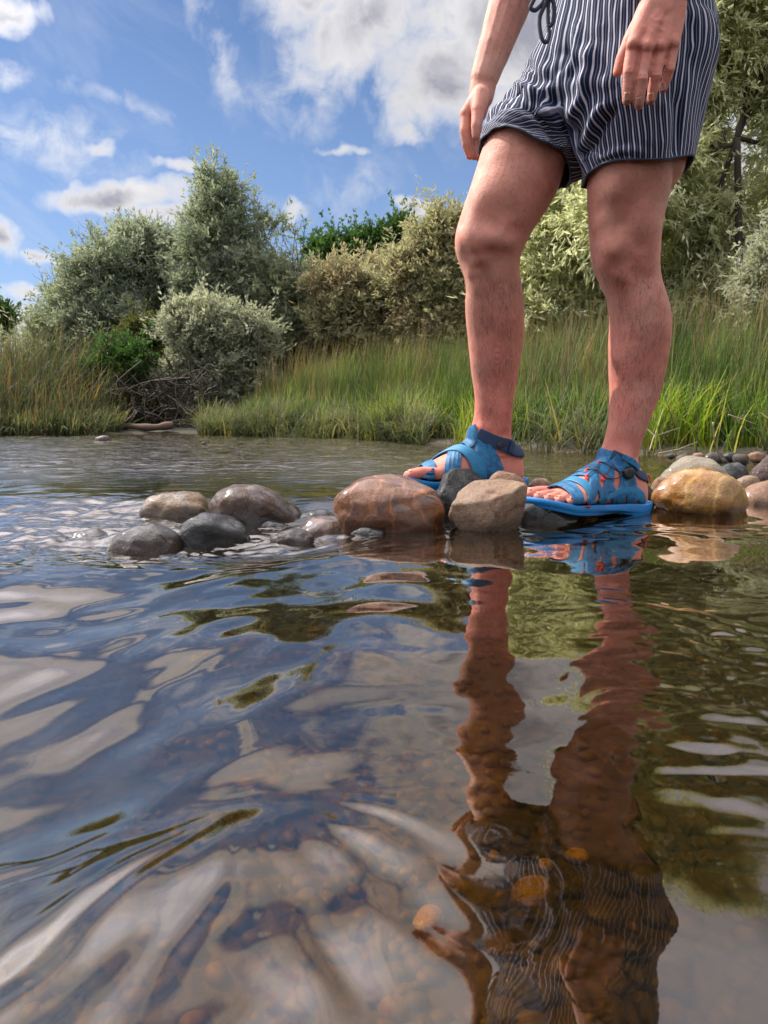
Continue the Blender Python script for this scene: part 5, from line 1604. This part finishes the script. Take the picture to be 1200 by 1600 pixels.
gm2 = grass_mat('bright_grass', (.24, .21, .03), (.17, .27, .018), (.27, .33, .045), (.38, .32, .13), .55, dk=.25)
gm3 = grass_mat('silvery_grass', (.055, .06, .03), (.12, .145, .08), (.30, .32, .23), (.24, .18, .10))
gm4 = grass_mat('dull_reeds', (.045, .05, .03), (.065, .085, .05), (.17, .16, .10), (.22, .11, .06))
right = lambda x, y: (x > -2.0 + .0 * y)
pt = scatter(34000, -1.7, 4.2, .25, 2.6, 1, lambda x, y: (y > 2.2) & (x > -1.4 - (y - 7.0) * .2), clump=1.9)
hscale = np.clip(.25 + .28 * bank_d(pt[:, 0], pt[:, 1]) * 1.2, .3, .86) * np.interp(pt[:, 0], [-1.6, -.3, 1, 4], [.75, 1.0, .98, .92]) * (1 + .30 * gn(pt[:, 0] * 2.6, pt[:, 1] * 1.7, 5))
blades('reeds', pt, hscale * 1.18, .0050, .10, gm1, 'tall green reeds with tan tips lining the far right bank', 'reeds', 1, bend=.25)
pt = scatter(10500, -.2, 4.2, -.02, .9, 2, lambda x, y: (y > 1.8) & (gn(x * 1.1, y * 1.1, 6.6) > -.12), clump=2.6)
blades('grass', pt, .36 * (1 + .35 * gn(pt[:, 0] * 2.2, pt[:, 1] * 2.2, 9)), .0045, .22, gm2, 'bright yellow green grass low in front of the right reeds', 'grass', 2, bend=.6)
pt = scatter(6500, -2.2, .3, -.05, .7, 3, lambda x, y: y > 4.8, clump=1.8)
blades('grass', pt, .36 * (1 + .4 * gn(pt[:, 0] * 2, pt[:, 1] * 2, 9)), .0065, .35, gm3, 'silvery bent grass hanging over the water left of the reeds', 'grass', 3, bend=1.0)
pt = scatter(4500, -1.6, 4.2, .4, 2.8, 12, lambda x, y: (y > 2.2), clump=1.2)
ps = scatter(1500, -.6, 4.2, -.04, .35, 31, lambda x, y: (y > 2.2), clump=1.5)
blades('grass', ps, np.full(len(ps), .38), .0045, .5, gm3, 'bent pale dead blades along the right waterline', 'grass', 31, bend=1.0)
gm5 = grass_mat('tan_seed_heads', (.10, .12, .03), (.16, .15, .06), (.42, .30, .17), (.34, .22, .12), .3, .6)
blades('reed_stalks', pt, np.clip(.60 + .36 * bank_d(pt[:, 0], pt[:, 1]), .6, 1.15), .0038, .07, gm5, 'tan tipped stalks standing above the right reeds', 'reeds', 12, bend=.15)
pt = scatter(9000, -9, -3.15, .0, 2.4, 4, lambda x, y: y > 6.5)
blades('reeds', pt, np.clip(.5 + .5 * bank_d(pt[:, 0], pt[:, 1]), .4, 1.3) * np.interp(pt[:, 0], [-6, -4.1, -3.4, -3.1], [1.05, 1.05, .75, .4]), .0075, .16, gm4, 'dull green reeds with brown stalks on the left bank', 'reeds', 5, bend=.45)
pt = scatter(1800, -4.2, -3.05, -.05, .5, 6, lambda x, y: y > 6.5)
blades('grass', pt, np.full(len(pt), .3), .007, .35, gm3, 'pale grass tufts at the foot of the left reeds', 'grass', 6, bend=1.0)
pt = scatter(14000, -14, 14, 2.0, 12, 7, lambda x, y: (y > 6))
blades('undergrowth', pt, np.full(len(pt), .55), .012, .3, gm4, 'dull undergrowth beneath the trees', 'undergrowth', 7, bend=.6)
pt = scatter(5000, 3.2, 9, .0, 3.5, 8, lambda x, y: (y < 3))
blades('grass', pt, np.full(len(pt), .5), .008, .25, gm1, 'green grass on the near right bank beyond the picture', 'grass', 8, bend=.5)

# a few broken pale stalks, each to be told apart
straw = simple('dry_straw', (.42, .36, .22), .7, var=.08)
def stalk(label, pts, Y, r=.003, name='broken_reed', yo=(0, 0)):
    mb = MB(); q = [P(a_, b_, Y + i * .03) for i, (a_, b_) in enumerate(pts)]
    fine_ = []
    for a_, b_ in zip(q[:-1], q[1:]):
        fine_ += [a_ + (b_ - a_) * t for t in np.linspace(0, 1, 6)[:-1]]
    fine_.append(q[-1])
    tube(mb, fine_, np.linspace(r, r * .5, len(fine_)), 5)
    tag(mb.obj(name, straw), label, 'reed', 'broken pale reeds by the right waterline')
stalk('broken pale reed bent in a sharp V right of the front shin', [(1015, 705), (1022, 680), (1008, 668), (1028, 680), (1062, 668)], 3.6)
stalk('straight pale reed leaning right above the V shaped broken one', [(1020, 690), (1030, 660), (1036, 640)], 3.7)
stalk('long pale reed lying low over the waterline right of the front ankle', [(1030, 708), (1060, 702), (1090, 690)], 3.5)
stalk('pale blade arching down into the water beside the pale stone', [(1114, 660), (1116, 690), (1122, 708), (1130, 722)], 3.0, .0035)
stalk('pale reed arching right near the right edge', [(1138, 648), (1160, 655), (1184, 664)], 3.4)
# straw twig on the stones
mb = MB(); tube(mb, spline([P(542, 812, 1.31), P(552, 816, 1.305), P(562, 820, 1.30)], 12), np.linspace(.0022, .0012, 12), 6)
tube(mb, spline([P(548, 814, 1.305), P(553, 812, 1.30), P(557, 811, 1.30)], 6), .0009, 5)
tag(mb.obj('twig', simple('twig_tan', (.42, .25, .08), .7)), 'short tan twig lying on the flat orange stone', 'twig')
